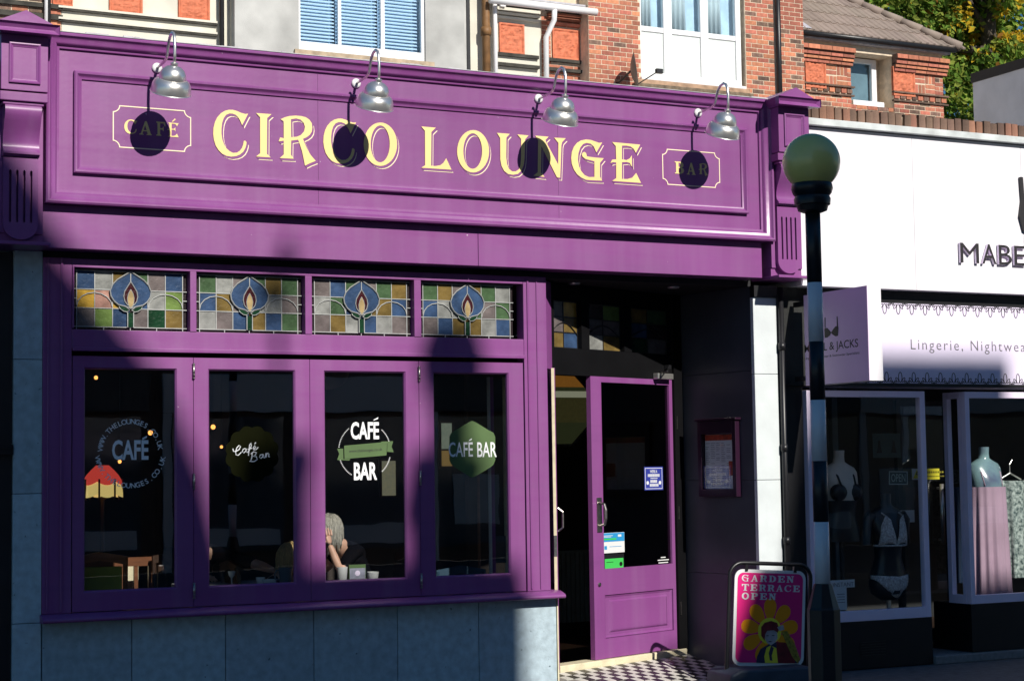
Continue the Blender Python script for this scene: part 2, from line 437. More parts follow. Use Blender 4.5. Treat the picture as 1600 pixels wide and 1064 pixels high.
# unit glyphs for the small lettering
def unit(p, hs=()):
    return fit(p,0,1,0,1), tuple(fit(h,0,1,0,1,p) for h in hs)
UG = {'C': unit(WC), 'R': unit(WR,(WRh,)), 'E': unit(WE), 'O': unit(*[WO2[0],(WO2[1],)]), 'N': unit(WN), 'G': unit(WG), 'L': unit(WL), 'I': unit(WI)}
UG['A'] = ([(0,0),(.34,0),(.34,.05),(.25,.07),(.31,.26),(.62,.26),(.68,.08),(.58,.05),(.58,0),(1,0),(1,.05),(.93,.08),(.60,1),(.46,1),(.13,.09),(0,.05)], ([(.34,.34),(.59,.34),(.47,.72)],))
UG['F'] = ([(0,0),(.55,0),(.55,.06),(.42,.10),(.42,.45),(.66,.45),(.74,.36),(.80,.36),(.80,.66),(.74,.66),(.66,.55),(.42,.55),(.42,.90),(.78,.90),(.92,.70),(1,.70),(.97,1),(0,1),(0,.94),(.14,.90),(.14,.10),(0,.06)], ())
UG['B'] = ([(0,0),(.62,0),(.88,.07),(1,.25),(.95,.42),(.78,.52),(.92,.62),(.94,.78),(.86,.93),(.62,1),(0,1),(0,.94),(.13,.90),(.13,.10),(0,.06)], ([(.40,.08),(.58,.08),(.70,.25),(.60,.45),(.40,.47)],[(.40,.56),(.56,.58),(.64,.75),(.56,.91),(.40,.91)]))
UG['D'] = ([(0,0),(.55,0),(.85,.12),(1,.35),(1,.65),(.85,.88),(.55,1),(0,1),(0,.92),(.13,.88),(.13,.12),(0,.08)], ([(.40,.10),(.55,.12),(.70,.35),(.70,.65),(.55,.88),(.40,.90)],))
UG['T'] = ([(.25,0),(.75,0),(.75,.10),(.63,.12),(.63,.88),(.80,.88),(.88,.70),(1,.70),(1,1),(0,1),(0,.70),(.12,.70),(.20,.88),(.37,.88),(.37,.12),(.25,.10)], ())
UG['P'] = ([(0,0),(.56,0),(.56,.10),(.42,.12),(.42,.40),(.70,.42),(.95,.55),(1,.72),(.93,.90),(.70,1),(0,1),(0,.92),(.13,.88),(.13,.12),(0,.08)], ([(.42,.50),(.60,.52),(.70,.70),(.60,.88),(.42,.90)],))
SLAB = dict(UG)
SLAB['E'] = ([(0,0),(.95,0),(1,.32),(.86,.32),(.78,.12),(.42,.12),(.42,.44),(.60,.44),(.66,.34),(.76,.34),(.76,.68),(.66,.68),(.60,.56),(.42,.56),(.42,.88),(.76,.88),(.84,.70),(.97,.70),(.94,1),(0,1),(0,.90),(.13,.88),(.13,.12),(0,.10)], ())
SLAB['N'] = ([(0,0),(.36,0),(.36,.10),(.26,.12),(.26,.66),(.70,0),(.88,0),(.88,.88),(1,.90),(1,1),(.64,1),(.64,.90),(.75,.88),(.75,.42),(.38,1),(0,1),(0,.90),(.12,.88),(.12,.12),(0,.10)], ())
SLAB['R'] = ([(0,0),(.48,0),(.48,.10),(.40,.12),(.40,.42),(.54,.42),(.74,0),(1,0),(1,.10),(.92,.12),(.78,.46),(.92,.58),(.95,.74),(.88,.92),(.66,1),(0,1),(0,.90),(.12,.88),(.12,.12),(0,.10)], ([(.40,.52),(.56,.53),(.66,.70),(.56,.88),(.40,.89)],))
SLAB['O'] = (ell(.5,.5,.5,.52,24), (ell(.5,.5,.24,.38,24),))
SLAB['C'] = unit(WC)
def glyph(mb, ch, x0, x1, z0, z1, y0, y1, font=UG):
    p, hs = font[ch]
    f = lambda l: [(x0 + a*(x1-x0), z0 + b*(z1-z0)) for a, b in l]
    mb.prism(f(p), y0, y1, [f(h) for h in hs])

# ================================================================ ground
def struct(o, k='structure'):
    o['kind'] = k; return o
g = MB(); g.box(-60, 80, -5.2, .6, -.5, -.2); struct(g.build('pavement', M['asphalt']))
g = MB(); g.box(-60, 80, -11.6, -5.33, -.6, -.32); struct(g.build('road', M['asphalt']))
g = MB(); g.box(-60, 80, -19.9, -11.73, -.6, -.2); struct(g.build('far_pavement', M['asphalt']))
for y in (-5.33, -11.73):
    kb = MB(); kb.box(-60, 80, y + .002, y + .128, -.6, -.195); struct(kb.build('kerb', M['kerb']))
g = MB(); g.box(-400, 400, -400, 500, -1.2, -.62); struct(g.build('ground', M['asphalt']))
zb = MB()
for i in range(6):
    zb.box(2.2 - 3.2, 2.2 - .3, -6.0 - i*.95, -5.5 - i*.95, -.318, -.314)
struct(zb.build('zebra_marking', M['white']))

# ================================================================ café shopfront
cafe = thing('cafe_shopfront', 'purple painted café and bar shopfront with gold fascia lettering and four folding windows', 'shopfront')
# fascia boards
for a, b in ((-.041, XX(497,250,YF)), (XX(497,250,YF)+.002, XX(872,260,YF)), (XX(872,260,YF)+.002, 5.885)):
    MB().box(a, b, YF, .06, 3.346, 4.49).build('fascia_board', M['purple'], cafe)
fm = MB().frame(-.028, 5.89, 3.345, 4.515, YF, [(0,-.05),(0,.078),(.012,.086),(.022,.084),(.03,.070),(.045,.058),(.062,.052),(.074,.040),(.082,.022),(.098,.018),(.102,0)])
auto_smooth(fm.build('fascia_moulding', M['purple_trim'], cafe))
ix0, ix1, iz0, iz1 = .170, 5.667, 3.567, 4.270
pm = MB().frame(ix0, ix1, iz0, iz1, YF, [(0,0),(0,.030),(.008,.036),(.020,.034),(.032,.020),(.044,.014),(.054,.012),(.056,0)])
auto_smooth(pm.build('panel_moulding', M['purple_trim'], cafe))
fl = MB().box(-.03, 5.89, YF-.084, .5, 4.517, 4.522)
for i in range(26):
    x = random.uniform(0, 5.7); fl.box(x, x + random.uniform(.02,.16), YF-.07-.0005*i, YF-.02, 4.5223, 4.5225 + random.uniform(.002,.009))
fl.build('lead_flashing', M['leadroof'], cafe)
# frieze under the sign, two boards with an open joint
MB().box(-.041, XX(747,390,YF), YF, .06, 3.048, 3.343).build('frieze_board', M['purple'], cafe, bevel=.004)
MB().box(XX(747,390,YF)+.003, 5.802, YF, .06, 3.048, 3.343).build('frieze_board', M['purple'], cafe, bevel=.004)
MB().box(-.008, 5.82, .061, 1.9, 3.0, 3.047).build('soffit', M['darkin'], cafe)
# flat roof of the single-storey shop
MB().box(-.4, 6.2, .07, 11.2, 4.2, 4.46).build('flat_roof', M['leadroof'], cafe)

# lettering: letter, and the fine line down its right and lower side
DX, DZ = .0185, -.0215
for outer, holes in SIGN:
    def sh(l, k): return [(a + DX*k, b + DZ*k) for a, b in l]
    lo = MB().prism(outer, YF-.0062, YF-.0052, holes).build('letter', M['gold'], cafe)
    MB().prism(sh(outer,1), YF-.0012, YF-.0006, [sh(h,1) for h in holes]).build('drop_line', M['goldline'], lo)
    pb = MB()
    for i, k in enumerate((.12, .25, .38, .50, .62, .70)):
        pb.prism(sh(outer,k), YF-.0018-.0005*i, YF-.0014-.0005*i, [sh(h,k) for h in holes])
    pb.build('ground_colour', M['purple'], lo)
def badge(x0, x1, z0, z1, r, word):
    t = .0075
    def loop(d):
        a, b, c, e = x0+d, x1-d, z0+d, z1-d
        rr = r
        pts = []
        for cx, cz, s0 in ((x0, z0, 0), (x1, z0, 1), (x1, z1, 2), (x0, z1, 3)):
            arc = []
            for i in range(7):
                an = {0: (math.pi/2, 0), 1: (math.pi, math.pi/2), 2: (1.5*math.pi, math.pi), 3: (2*math.pi, 1.5*math.pi)}[s0]
                q = an[0] + (an[1]-an[0])*i/6
                arc.append((min(max(cx + (rr+d)*math.cos(q), a), b), min(max(cz + (rr+d)*math.sin(q), c), e)))
            pts += arc
        return pts
    bo = MB().prism(loop(0), YF-.003, YF-.001, [loop(t)]).build('badge_outline', M['goldline'], cafe)
    return bo
b1 = badge(XX(176,200,YF), XX(298.5,205,YF), ZZ(237,234.5,YF), ZZ(237,169,YF), .045, 'CAFE')
b2 = badge(XX(1034.7,262,YF), XX(1124.5,265,YF), ZZ(1080,291.6,YF), ZZ(1080,236,YF), .045, 'BAR')
def smallword(word, boxes, ox, oy, k, par):
    for ch, (u0, u1, v0, v1) in zip(word, boxes):
        m = MB(); um = (u0+u1)/2; vm = (v0+v1)/2
        glyph(m, ch, XX(ox+u0/k, oy+vm/k, YF), XX(ox+u1/k, oy+vm/k, YF), ZZ(ox+um/k, oy+v1/k, YF), ZZ(ox+um/k, oy+v0/k, YF), YF-.003, YF-.001)
        m.build('letter', M['gold'], par)
smallword('CAFE', [(340,545,372,598),(575,770,400,612),(840,985,410,628),(1010,1190,424,645)], 160, 150, 10, b1)
m = MB(); m.prism([(XX(268.2,190,YF), ZZ(268,190.6,YF)), (XX(273,187,YF), ZZ(273,185.6,YF)), (XX(274.5,187,YF), ZZ(274,187.2,YF)), (XX(270,190,YF), ZZ(270,191,YF))], YF-.003, YF-.001)
m.build('accent', M['gold'], b1)
smallword('BAR', [(455,645,440,690),(700,885,465,710),(950,1140,475,735)], 1020, 220, 13.3, b2)

# console brackets closing the fascia at both ends
def console(x0, x1):
    c = MB()
    w_ = x1 - x0; xm = (x0 + x1)/2
    root = MB().box(x0, x1, -.33, .1, 4.066, 4.440).build('console', M['purple'], cafe, bevel=.004)
    cap = MB()
    cap.prism([(x0-.012,4.44),(x0-.012,4.452),(x0-.05,4.500),(x0-.055,4.505),(xm,4.600),(x1+.055,4.505),(x1+.05,4.500),(x1+.012,4.452),(x1+.012,4.44)], -.375, .1)
    cap.frame(x0-.058, x1+.058, 4.440, 4.507, -.376, [(.06,0),(.03,.018),(.008,.034),(0,.04),(0,.05),(.001,0)])
    auto_smooth(cap.build('pediment', M['purple_trim'], root), 25)
    MB().frame(x0+.052, x1-.052, 4.115, 4.385, -.33, [(0,.0),(0,.014),(.008,.016),(.02,.006),(.026,.004),(.028,0)]).build('panel_moulding', M['purple_trim'], root)
    MB().box(x0-.004, x1+.004, -.318, .1, 3.998, 4.060).build('lower_block', M['purple'], root, bevel=.006)
    MB().box(x0+.02, x1-.02, -.30, .1, 3.975, 3.997).build('lower_moulding', M['purple_trim'], root, bevel=.006)
    prof = [(.1,3.974),(-.295,3.974),(-.305,3.955),(-.306,3.935),(-.298,3.905),(-.280,3.87),(-.258,3.83),(-.238,3.79),(-.226,3.75),(-.224,3.715),(-.232,3.69),(-.248,3.675),(-.256,3.668),(-.256,3.655),(-.24,3.652),(-.232,3.640),(.1,3.640)]
    auto_smooth(MB().prism(prof, x0+.035, x1-.035, ax='x').build('scroll', M['purple_trim'], root), 40)
    MB().box(x0, x1, -.185, .1, 3.13, 3.974).build('back_board', M['purple'], root, bevel=.003)
    fx0, fx1 = x0+.04, x1-.04
    arc = [(fx0 + (fx1-fx0)*(.5 - .5*math.cos(math.pi*i/14)), 3.185 - .10*math.sin(math.pi*i/14)) for i in range(15)]
    slots = []
    for k in range(4):
        sx = fx0 + (fx1-fx0)*(.2 + .2*k); s_ = .008
        slots.append([(sx-s_,3.20),(sx+s_,3.20),(sx+s_,3.545),(sx,3.553),(sx-s_,3.545)])
    MB().prism(arc + [(fx1,3.636),(fx0,3.636)], -.222, -.187, slots).build('fluted_panel', M['purple'], root)
    MB().box(x0-.012, x1+.03, -.30, .1, 3.040, 3.062).build('base_ledge', M['purple_trim'], root, bevel=.004)
    MB().box(x0, x1, -.17, .1, 3.063, 3.129).build('base_block', M['purple'], root)
console(-.352, -.042)
console(5.868, 6.172)

# ---- lower front: frame, stained transom lights, folding leaves
ZS = 2.952
fr = MB()
fr.box(0, .198, 0, .12, .585, 3.0)                      # left post
fr.box(3.672, 3.872, 0, .12, .585, 3.0)                 # right post
fr.box(.199, 3.671, .0, .12, 2.372, 2.512)              # transom
fr.box(.199, 3.671, .0, .12, 2.94, 2.999)
fr.build('window_frame', M['purple'], cafe, bevel=.004)
b = MB(); b.box(.199, 3.671, -.028, -.001, 2.362, 2.388); b.box(.199, .2105, -.012, .05, 2.52, 2.94)
b.box(3.70, 3.715, -.010, -.001, .60, 3.0); b.box(3.78, 3.79, -.008, -.001, .60, 3.0); b.box(.03,.042,-.008,-.001,.6,3.0); b.box(.12,.135,-.010,-.001,.6,3.0)
b.build('drip_moulding', M['purple_trim'], cafe, bevel=.004)
si = MB().prism([(-.095,.528),(-.105,.533),(-.108,.545),(-.100,.558),(-.06,.572),(-.02,.583),(.12,.584),(.12,.528)], -.012, 3.945, ax='x')
auto_smooth(si.build('window_sill', M['purple_trim'], cafe), 50)
mx = [(1.028,1.074),(1.888,1.940),(2.752,2.808)]
for a, c in mx:
    MB().box(a, c, -.006, .10, 2.513, 2.939).build('mullion', M['purple'], cafe, bevel=.003)

WIN = [(.211,1.020,["bwa|gmb","ypy|bwl","mlb|mda"]), (1.083,1.880,["gwm|gag","bam|wwm","wmb|abg"]),
       (1.950,2.744,["mbg|mga","wgb|aab","maw|bwm"]), (2.818,3.610,["gam|agw","bww|gmg","mba|awb"])]
def stained(x0, x1, z0, z1, Y, rows, parent):
    st = MB().box(x0, x1, Y+.012, Y+.02, z0, z1).build('stained_glass_window', SG['k'], parent)
    bw = .030
    gx0, gx1, gz0, gz1 = x0+bw, x1-bw, z0+.024, z1-.012
    W_, H_ = gx1-gx0, gz1-gz0; cx = (gx0+gx1)/2
    ls = MB(); t = .0029
    # rows
    for r_, row in enumerate(rows):
        lft, rgt = row.split('|')
        za = gz1 - H_*(r_+1)/3; zb_ = gz1 - H_*r_/3
        for i, ch in enumerate(lft + rgt):
            if i < 3: xa, xb = gx0 + W_*i*.1667, gx0 + W_*(i+1)*.1667
            else: xa, xb = gx0 + W_*i*.1667, gx0 + W_*(i+1)*.1667
            MB().box(xa+.003, xb-.003, Y+.002, Y+.010, za+.003, zb_-.003).build('glass_piece', SG[ch], st)
    for i in range(7):
        x = gx0 + W_*i/6
        if i == 3: continue
        ls.box(x-t, x+t, Y-.004, Y+.011, gz0 - (0 if i not in (0,6) else .02), gz1)
    for i in range(4):
        z = gz1 - H_*i/3
        ls.box(gx0-bw, gx1+bw, Y-.0035, Y+.011, z-t, z+t)
    for x in (cx, cx - W_*.25, cx + W_*.25):
        ls.box(x-t, x+t, Y-.004, Y+.011, z0, gz0-.004)
    for z in (gz0 + H_*.5,):
        ls.box(x0, gx0-.004, Y-.004, Y+.011, z-t, z+t); ls.box(gx1+.004, x1, Y-.004, Y+.011, z-t, z+t)
    # side arches
    for s in (-1, 1):
        pts = []
        for i in range(9):
            a = math.pi*i/8
            pts.append((cx + s*(W_*.335 + W_*.165*math.cos(a)*1.0), Y-.004, gz0 + H_*.36 + H_*.25*math.sin(a)))
        ls.tube(pts, .0042, 5)
    # flower
    def P2(l): return [(cx + a*W_, gz0 + b_*H_) for a, b_ in l]
    def mirror(l): return [(-a, b_) for a, b_ in reversed(l)]
    petal = [(0,1.0),(.06,.93),(.125,.85),(.17,.76),(.193,.65),(.185,.55),(.155,.46),(.115,.40),(.05,.37),(0,.34)]
    full = petal + mirror(petal)[1:-1]
    for half in (petal, mirror(petal)):
        MB().prism(P2(half), Y-.010, Y-.005).build('petal', SG['b'], st)
    tear = [(0,.82),(.03,.73),(.058,.64),(.066,.55),(.055,.46),(.03,.40),(0,.36)]
    tf = tear + mirror(tear)[1:-1]
    MB().prism(P2(tf), Y-.014, Y-.0105).build('petal_heart', SG['r'], st)
    bud = [(0,.68),(.022,.60),(.032,.52),(.026,.43),(.012,.36),(0,.33)]
    bf = bud + mirror(bud)[1:-1]
    MB().prism(P2(bf), Y-.018, Y-.0145).build('bud', SG['c'], st)
    leaf = [(.01,.31),(.05,.37),(.115,.40),(.10,.33),(.065,.285),(.035,.275)]
    for l in (leaf, mirror(leaf)):
        MB().prism(P2(l), Y-.0145, Y-.0105).build('leaf', SG['d'], st)
    MB().prism(P2([(-.028,0),(.028,0),(.028,.26),(-.028,.26)]), Y-.010, Y-.005).build('stem', SG['d'], st)
    for l, r_ in ((full, .0046), (tf, .0036), (bf, .0030), (leaf, .0030), (mirror(leaf), .0030)):
        q = P2(l); ls.tube([(a, Y-.016, b_) for a, b_ in q + q[:1]], r_, 5, False)
    for s in (-1, 1):
        q = P2([(s*.028,0),(s*.028,.27)]); ls.tube([(a, Y-.012, b_) for a, b_ in q], .0042, 5)
    q = P2([(0,.82),(0,1.0)]); ls.tube([(a, Y-.012, b_) for a, b_ in q], .0042, 5)
    ls.build('leading', M['lead'], st)
    return st
for x0, x1, rows in WIN:
    stained(x0, x1, 2.513, 2.939, .055, rows, cafe)

GX = [(.282,.935),(1.161,1.813),(2.032,2.681),(2.905,3.539)]
LX = [(.205,1.052),(1.056,1.921),(1.925,2.785),(2.789,3.662)]
HG = MB()
leaves = []
for (l0, l1), (g0, g1) in zip(LX, GX):
    lf = MB()
    Z0, Z1, G0, G1 = .590, 2.330, .718, 2.252
    lf.box(l0, g0, .006, .065, Z0, Z1); lf.box(g1, l1, .006, .065, Z0, Z1)
    lf.box(g0, g1, .006, .065, Z0, G0); lf.box(g0, g1, .006, .065, G1, Z1)
    o = lf.build('folding_window', M['purple'], cafe)
    MB().frame(g0-.002, g1+.002, G0-.002, G1+.002, .007, [(0,0),(.002,.001),(.012,-.012),(.014,-.03)]).build('glazing_bead', M['purple_trim'], o)
    MB().box(g0+.001, g1-.001, .034, .040, G0+.001, G1-.001).build('glass_pane', M['glass'], o)
    leaves.append(o)
for x, zs in ((1.054,(2.235,1.46,.70)), (2.787,(2.235,1.46,.70))):
    for z in zs:
        h = MB()
        h.tube([(x,-.004,z-.055),(x,-.004,z+.055)], .009, 8)
        for k in range(5): h.tube([(x,-.004,z-.05+k*.025-.002),(x,-.004,z-.05+k*.025+.002)], .0105, 8)
        h.build('hinge', M['hinge'], cafe, smooth=True)

# stone panels
stj = [.004, .616, 1.282, 1.941, 2.594, 3.256, 3.920]
for a, c in zip(stj[:-1], stj[1:]):
    MB().box(a+.003, c-.003, .004, .12, -.25, .527).build('stone_panel', M['stone'], cafe, bevel=.003)
zz = [-.25, .530, 1.395, 2.30, 3.04]
for a, c in zip(zz[:-1], zz[1:]):
    MB().box(-.192, -.002, .002, .12, a+.002, c-.002).build('stone_panel', M['stone'], cafe, bevel=.003)
MB().box(3.921, 3.932, -.002, .20, -.22, .527).build('edge_trim', M['cream'], cafe)
# pale pilaster beside the entrance
zz = [-.25, .54, 1.40, 2.27, 2.905]
for a, c in zip(zz[:-1], zz[1:]):
    MB().box(5.800, 6.030, 0, .045, a+.002, c-.002).build('pilaster_stone', M['whitestone'], cafe, bevel=.003)
MB().box(5.862, 6.03, .046, .2, -.25, 2.9).build('pilaster_core', M['black'], cafe)
MB().box(5.80, 6.03, -.02, .045, 2.906, 3.0).build('pilaster_head', M['black'], cafe)

# window lettering (vinyl on the panes)
YG = .0335
def tx(px, py): q = P(px, py, YG); return q.x, q.z
v = MB()
x0, z0 = tx(175, 719); x1, z1 = tx(232, 687)
text_into(v, 'CAFE', x0, x1, z0, z1, YG-.001, .028); vword = v
ax, az = tx(222, 684.5); bx, bz = tx(229.5, 680.5)
v.add([(ax,YG-.001,az),(ax+.004,YG-.001,az-.012),(bx,YG-.001,bz-.014),(bx,YG-.001,bz)], [(0,1,2,3)])
cxx, czz = tx(204, 706)
v.build('vinyl_word', M['flatwhite'], leaves[0]); v = MB()
text_ring(v, 'WWW.THELOUNGES.CO.UK', cxx, czz, .212, R_(172), R_(8), .036, YG-.001)
v.build('vinyl_web_address', M['flatwhite'], leaves[0]); v = MB()
text_ring(v, 'WWW.THELOUNGES.CO.UK', cxx, czz, .232, R_(192), R_(348), .036, YG-.001, outward=False)
v.build('vinyl_lettering', M['flatwhite'], leaves[0])
# pane two: scalloped disc with script
c0, cz0 = tx(394, 709)
def scallop(r, n, d):
    return [(c0 + (r + d*abs(math.sin(n*a/2)))*math.cos(a), cz0 + (r + d*abs(math.sin(n*a/2)))*math.sin(a)) for a in [2*math.pi*i/96 for i in range(96)]]
MB().prism(scallop(.185, 12, .018), YG-.0012, YG-.0006).build('vinyl_disc', M['vdgreen'], leaves[1])
def script(strokes, x0, y0, k, r):
    s = MB()
    for st in strokes:
        pts = [P(x0+u/k, y0+v_/k, YG-.004) for u, v_ in st]
        s.tube(pts, r, 5)
    return s
K = 1064/150.0
s = script([[(240,430),(245,460),(270,465),(310,440),(325,405),(310,395),(285,420),(270,465),(275,500),(300,505),(335,470)],
            [(380,430),(355,435),(345,465),(360,480),(385,455),(388,430),(385,465),(400,475),(420,450)],
            [(420,455),(445,400),(440,368),(425,390),(418,450),(412,510)], [(405,440),(455,425)],
            [(465,440),(495,415),(485,395),(468,420),(475,445),(500,440),(522,415)], [(480,380),(495,362)],
            [(455,470),(450,530),(435,575),(425,570)], [(440,490),(470,465),(500,475),(490,500),(465,515),(500,520),(510,550),(480,572),(445,575)],
            [(575,495),(545,500),(535,525),(550,540),(572,515),(578,495),(575,530),(590,535),(600,515)],
            [(600,515),(608,478),(608,530),(615,495),(630,480),(640,490),(635,520),(648,520)]], 330, 640, K, .0042)
s.build('vinyl_lettering', M['flatwhite'], leaves[1])
# pane three: café bar with ribbon
v = MB()
x0, z0 = tx(548, 686.5); x1, z1 = tx(592, 659); text_into(v, 'CAFE', x0, x1, z0, z1, YG-.001, .030)
v.add([(*[tx(583,657)[0]], YG-.001, tx(583,657)[1]), (tx(584,655)[0], YG-.001, tx(584,655.5)[1]), (tx(591,652)[0], YG-.001, tx(591,651.5)[1]), (tx(590.5,655)[0], YG-.001, tx(590.5,654.5)[1])], [(0,1,2,3)])
v.build('vinyl_word', M['flatwhite'], leaves[2]); v = MB()
x0, z0 = tx(553, 750); x1, z1 = tx(589, 722); text_into(v, 'BAR', x0, x1, z0, z1, YG-.001, .030)
v.build('vinyl_word', M['flatwhite'], leaves[2]); v = MB()
c1, cz1 = tx(570, 704)
for a0, a1 in ((128,172),(12,48),(196,238),(312,345)):
    for i in range(14):
        a = R_(a0 + (a1-a0)*i/13); r_ = .205
        v.add([(c1 + (r_+d1)*math.cos(a+d2), YG-.001, cz1 + (r_+d1)*math.sin(a+d2)) for d1, d2 in ((-.004,-.010),(.004,-.010),(.004,.010),(-.004,.010))], [(0,1,2,3)])
v.build('vinyl_dotted_ring', M['flatwhite'], leaves[2], kind='stuff')
def poly2(l, x0, y0, k): return [tx(x0+u/k, y0+v_/k) for u, v_ in l]
rb = MB()
rb.prism(poly2([(195,398),(605,362),(672,362),(665,505),(200,545)],510,640,K), YG-.0022, YG-.0016)
rb.prism(poly2([(118,432),(186,432),(188,548),(262,545),(255,562),(118,556),(142,490)],510,640,K), YG-.0014, YG-.0008)
rb.prism(poly2([(605,352),(740,348),(722,410),(745,470),(672,466),(676,370),(605,362)],510,640,K), YG-.0014, YG-.0008)
rb.build('vinyl_ribbon', M['vgreen'], leaves[2])
v = MB(); xa, za = tx(545, 708.5); xb, zb_ = tx(597, 702)
def shear(q): return (q[0], q[1], q[2] + (q[0]-xa)*.05)
text_into(v, 'www.thelounges.co.uk', xa, xb, za, za+.028, YG-.003, .008, M2=shear)
v.build('vinyl_lettering', M['ink'], leaves[2])
# pane four: hexagon
v = MB()
v.prism(poly2([(480,122),(520,140),(660,225),(715,255),(735,300),(735,560),(715,610),(680,640),(520,735),(480,752),(440,735),(290,640),(245,600),(228,560),(228,300),(245,260),(280,235),(440,140)],670,640,K), YG-.0012, YG-.0006)
v.build('vinyl_hexagon', M['vgreen'], leaves[3])
v = MB()
x0, z0 = tx(701, 714); x1, z1 = tx(738.5, 690.5); text_into(v, 'CAFE', x0, x1, z0, z1, YG-.003, .012)
v.build('vinyl_word', M['flatwhite'], leaves[3]); v = MB()
x0, z0 = tx(745.5, 714); x1, z1 = tx(775.5, 690.5); text_into(v, 'BAR', x0, x1, z0, z1, YG-.003, .012)
v.build('vinyl_word', M['flatwhite'], leaves[3]); v = MB()
v.add([(*(lambda q: (q[0], YG-.003, q[1]))(tx(px, py)),) for px, py in ((732,689),(733,687),(737,684.5),(737,687))], [(0,1,2,3)])
v.build('vinyl_accent', M['flatwhite'], leaves[3])
# ================================================================ entrance
D0 = Vector((4.09, .286, 0)); DA = math.atan2(.43, 1.05)
def dl(u, v=0.0):   # door plane: u along, v towards the street
    c, s = math.cos(DA), math.sin(DA)
    return (D0.x + u*c + v*s, D0.y + u*s - v*c)
DROT = (0, 0, DA); DLOC = (*dl(-.065), -.022); DSC = (1.131, 1, 1)
def dset(o):
    o.location = DLOC; o.rotation_euler = DROT; o.scale = DSC; return o
# frame, transom light bar
df = MB()
df.box(-.06, .035, -.02, .10, -.02, 3.035); df.box(1.452, 1.555, -.02, .10, -.02, 3.035)
df.box(.036, 1.451, .0, .10, 2.285, 2.50); df.box(.036, 1.451, .0, .10, 2.885, 3.035)
for u in (.41, .91): df.box(u-.045, u+.045, .0, .10, 2.501, 2.884)
dfo = dset(df.build('door_frame', M['jet'], cafe))
for (u0, u1), cols in zip(((.05,.362),(.458,.862),(.958,1.44)), (("my","ma","ab"), ("kl","mm","wa"), ("ag","bk","dm"))):
    t0 = dset(MB().box(u0, u1, .055, .062, 2.505, 2.88).build('transom_light', SG['k'], cafe))
    L_ = MB()
    for r_, row in enumerate(cols):
        for i, ch in enumerate(row):
            xa = u0 + (u1-u0)*i/2; zb2 = 2.88 - .125*r_
            MB().box(xa+.004, xa+(u1-u0)/2-.004, .045, .053, zb2-.121, zb2-.004).build('glass_piece', SG[ch], t0)
    for i in range(4): L_.box(u0, u1, .040, .054, 2.88-.125*i-.004, 2.88-.125*i+.004)
    for i in range(3): L_.box(u0+(u1-u0)*i/2-.004, u0+(u1-u0)*i/2+.004, .041, .054, 2.505, 2.88)
    L_.tube([(u0+(u1-u0)*i/8, .038, 2.61+.10*math.sin(math.pi*i/8)) for i in range(9)], .004, 5)
    L_.build('leading', M['black'], t0)
# right leaf, closed
rd = MB(); U0, U1, G0, G1, gz0, gz1 = .455, 1.446, .578, 1.407, .722, 2.240
rd.box(U0, G0, .0, .045, .002, 2.285); rd.box(G1, U1, .0, .045, .002, 2.285)
rd.box(G0, G1, .0, .045, gz1, 2.285); rd.box(G0, G1, .0, .045, .510, gz0); rd.box(G0, G1, .0, .045, .004, .160)
rd.box(G0, G1, .018, .040, .160, .510)
door = dset(rd.build('door', M['purple'], cafe))
MB().frame(G0, G1, .160, .510, .018, [(.001,.0),(.006,.008),(.020,.002),(.024,0)]).build('panel_bead', M['purple_trim'], door)
MB().frame(G0+.06, G1-.06, .205, .465, .018, [(0,0),(.012,.010),(.014,.012),(.28,.012)] if False else [(0,0),(.014,.012),(.018,.012)]).build('panel_raise', M['purple_trim'], door)
MB().box(G0+.078, G1-.078, .006, .017, .222, .448).build('raised_panel', M['purple'], door, bevel=.004)
MB().box(G0+.001, G1-.001, .018, .024, gz0+.001, gz1-.001).build('glass_pane', M['glass_door'], door)
hd = MB(); hd.box(.500, .556, -.007, -.001, 1.02, 1.30)
hd.tube([(.53,-.006,1.07),(.535,-.05,1.085),(.537,-.062,1.13),(.537,-.062,1.20),(.535,-.05,1.245),(.53,-.006,1.26)], .012, 8)
hd.build('pull_handle', M['hinge'], door, bevel=.002)
MB().lathe([(.001,0),(.017,0),(.017,.006),(.012,.008),(.001,.008)], (.515,-.001,.60), 14, Matrix.Rotation(R_(90),3,'X')).build('lock_cylinder', M['hinge'], door)
M['st_blue'] = mat('blue_sticker', (.035, .05, .33), .4, .03, 5); M['st_sky'] = mat('sky_blue_sticker', (.03, .30, .62), .4, .03, 5)
M['st_green'] = mat('green_sticker', (.06, .55, .10), .4, .03, 5)
YS = .0172
bs = MB().box(1.095, 1.328, YS-.001, YS, 1.348, 1.545).build('blue_sticker', M['st_blue'], door)
t = MB(); t.frame(1.105, 1.318, 1.358, 1.535, YS-.0012, [(0,0),(.005,.0002)])
text_into(t, "WE'RE A", 1.211-.045, 1.211+.045, 1.493, 1.519, YS-.0016, .02)
for z, hw, hh in ((1.472,.072,.012),(1.448,.040,.004),(1.422,.042,.012),(1.390,.050,.012)):
    x = 1.211 - hw
    while x < 1.211 + hw:
        wd = random.uniform(.006,.011); t.box(x, x+wd, YS-.0018, YS-.0012, z-hh, z+hh); x += wd + .0035
for x in (1.135, 1.288): t.lathe([(.001,0),(.016,0),(.016,.0005),(.001,.0005)], (x, YS-.0012, 1.41), 12, Matrix.Rotation(R_(90),3,'X'))
t.build('print', M['paper'], bs)
gs = MB().box(.582, .838, YS-.001, YS, .846, 1.010).build('hygiene_sticker', M['paper'], door)
MB().box(.584, .836, YS-.002, YS-.0012, .938, 1.008).build('blue_band', M['st_sky'], gs)
t = MB(); t.box(.59, .74, YS-.003, YS-.0022, .952, .966); t.build('green_band', M['st_green'], gs)
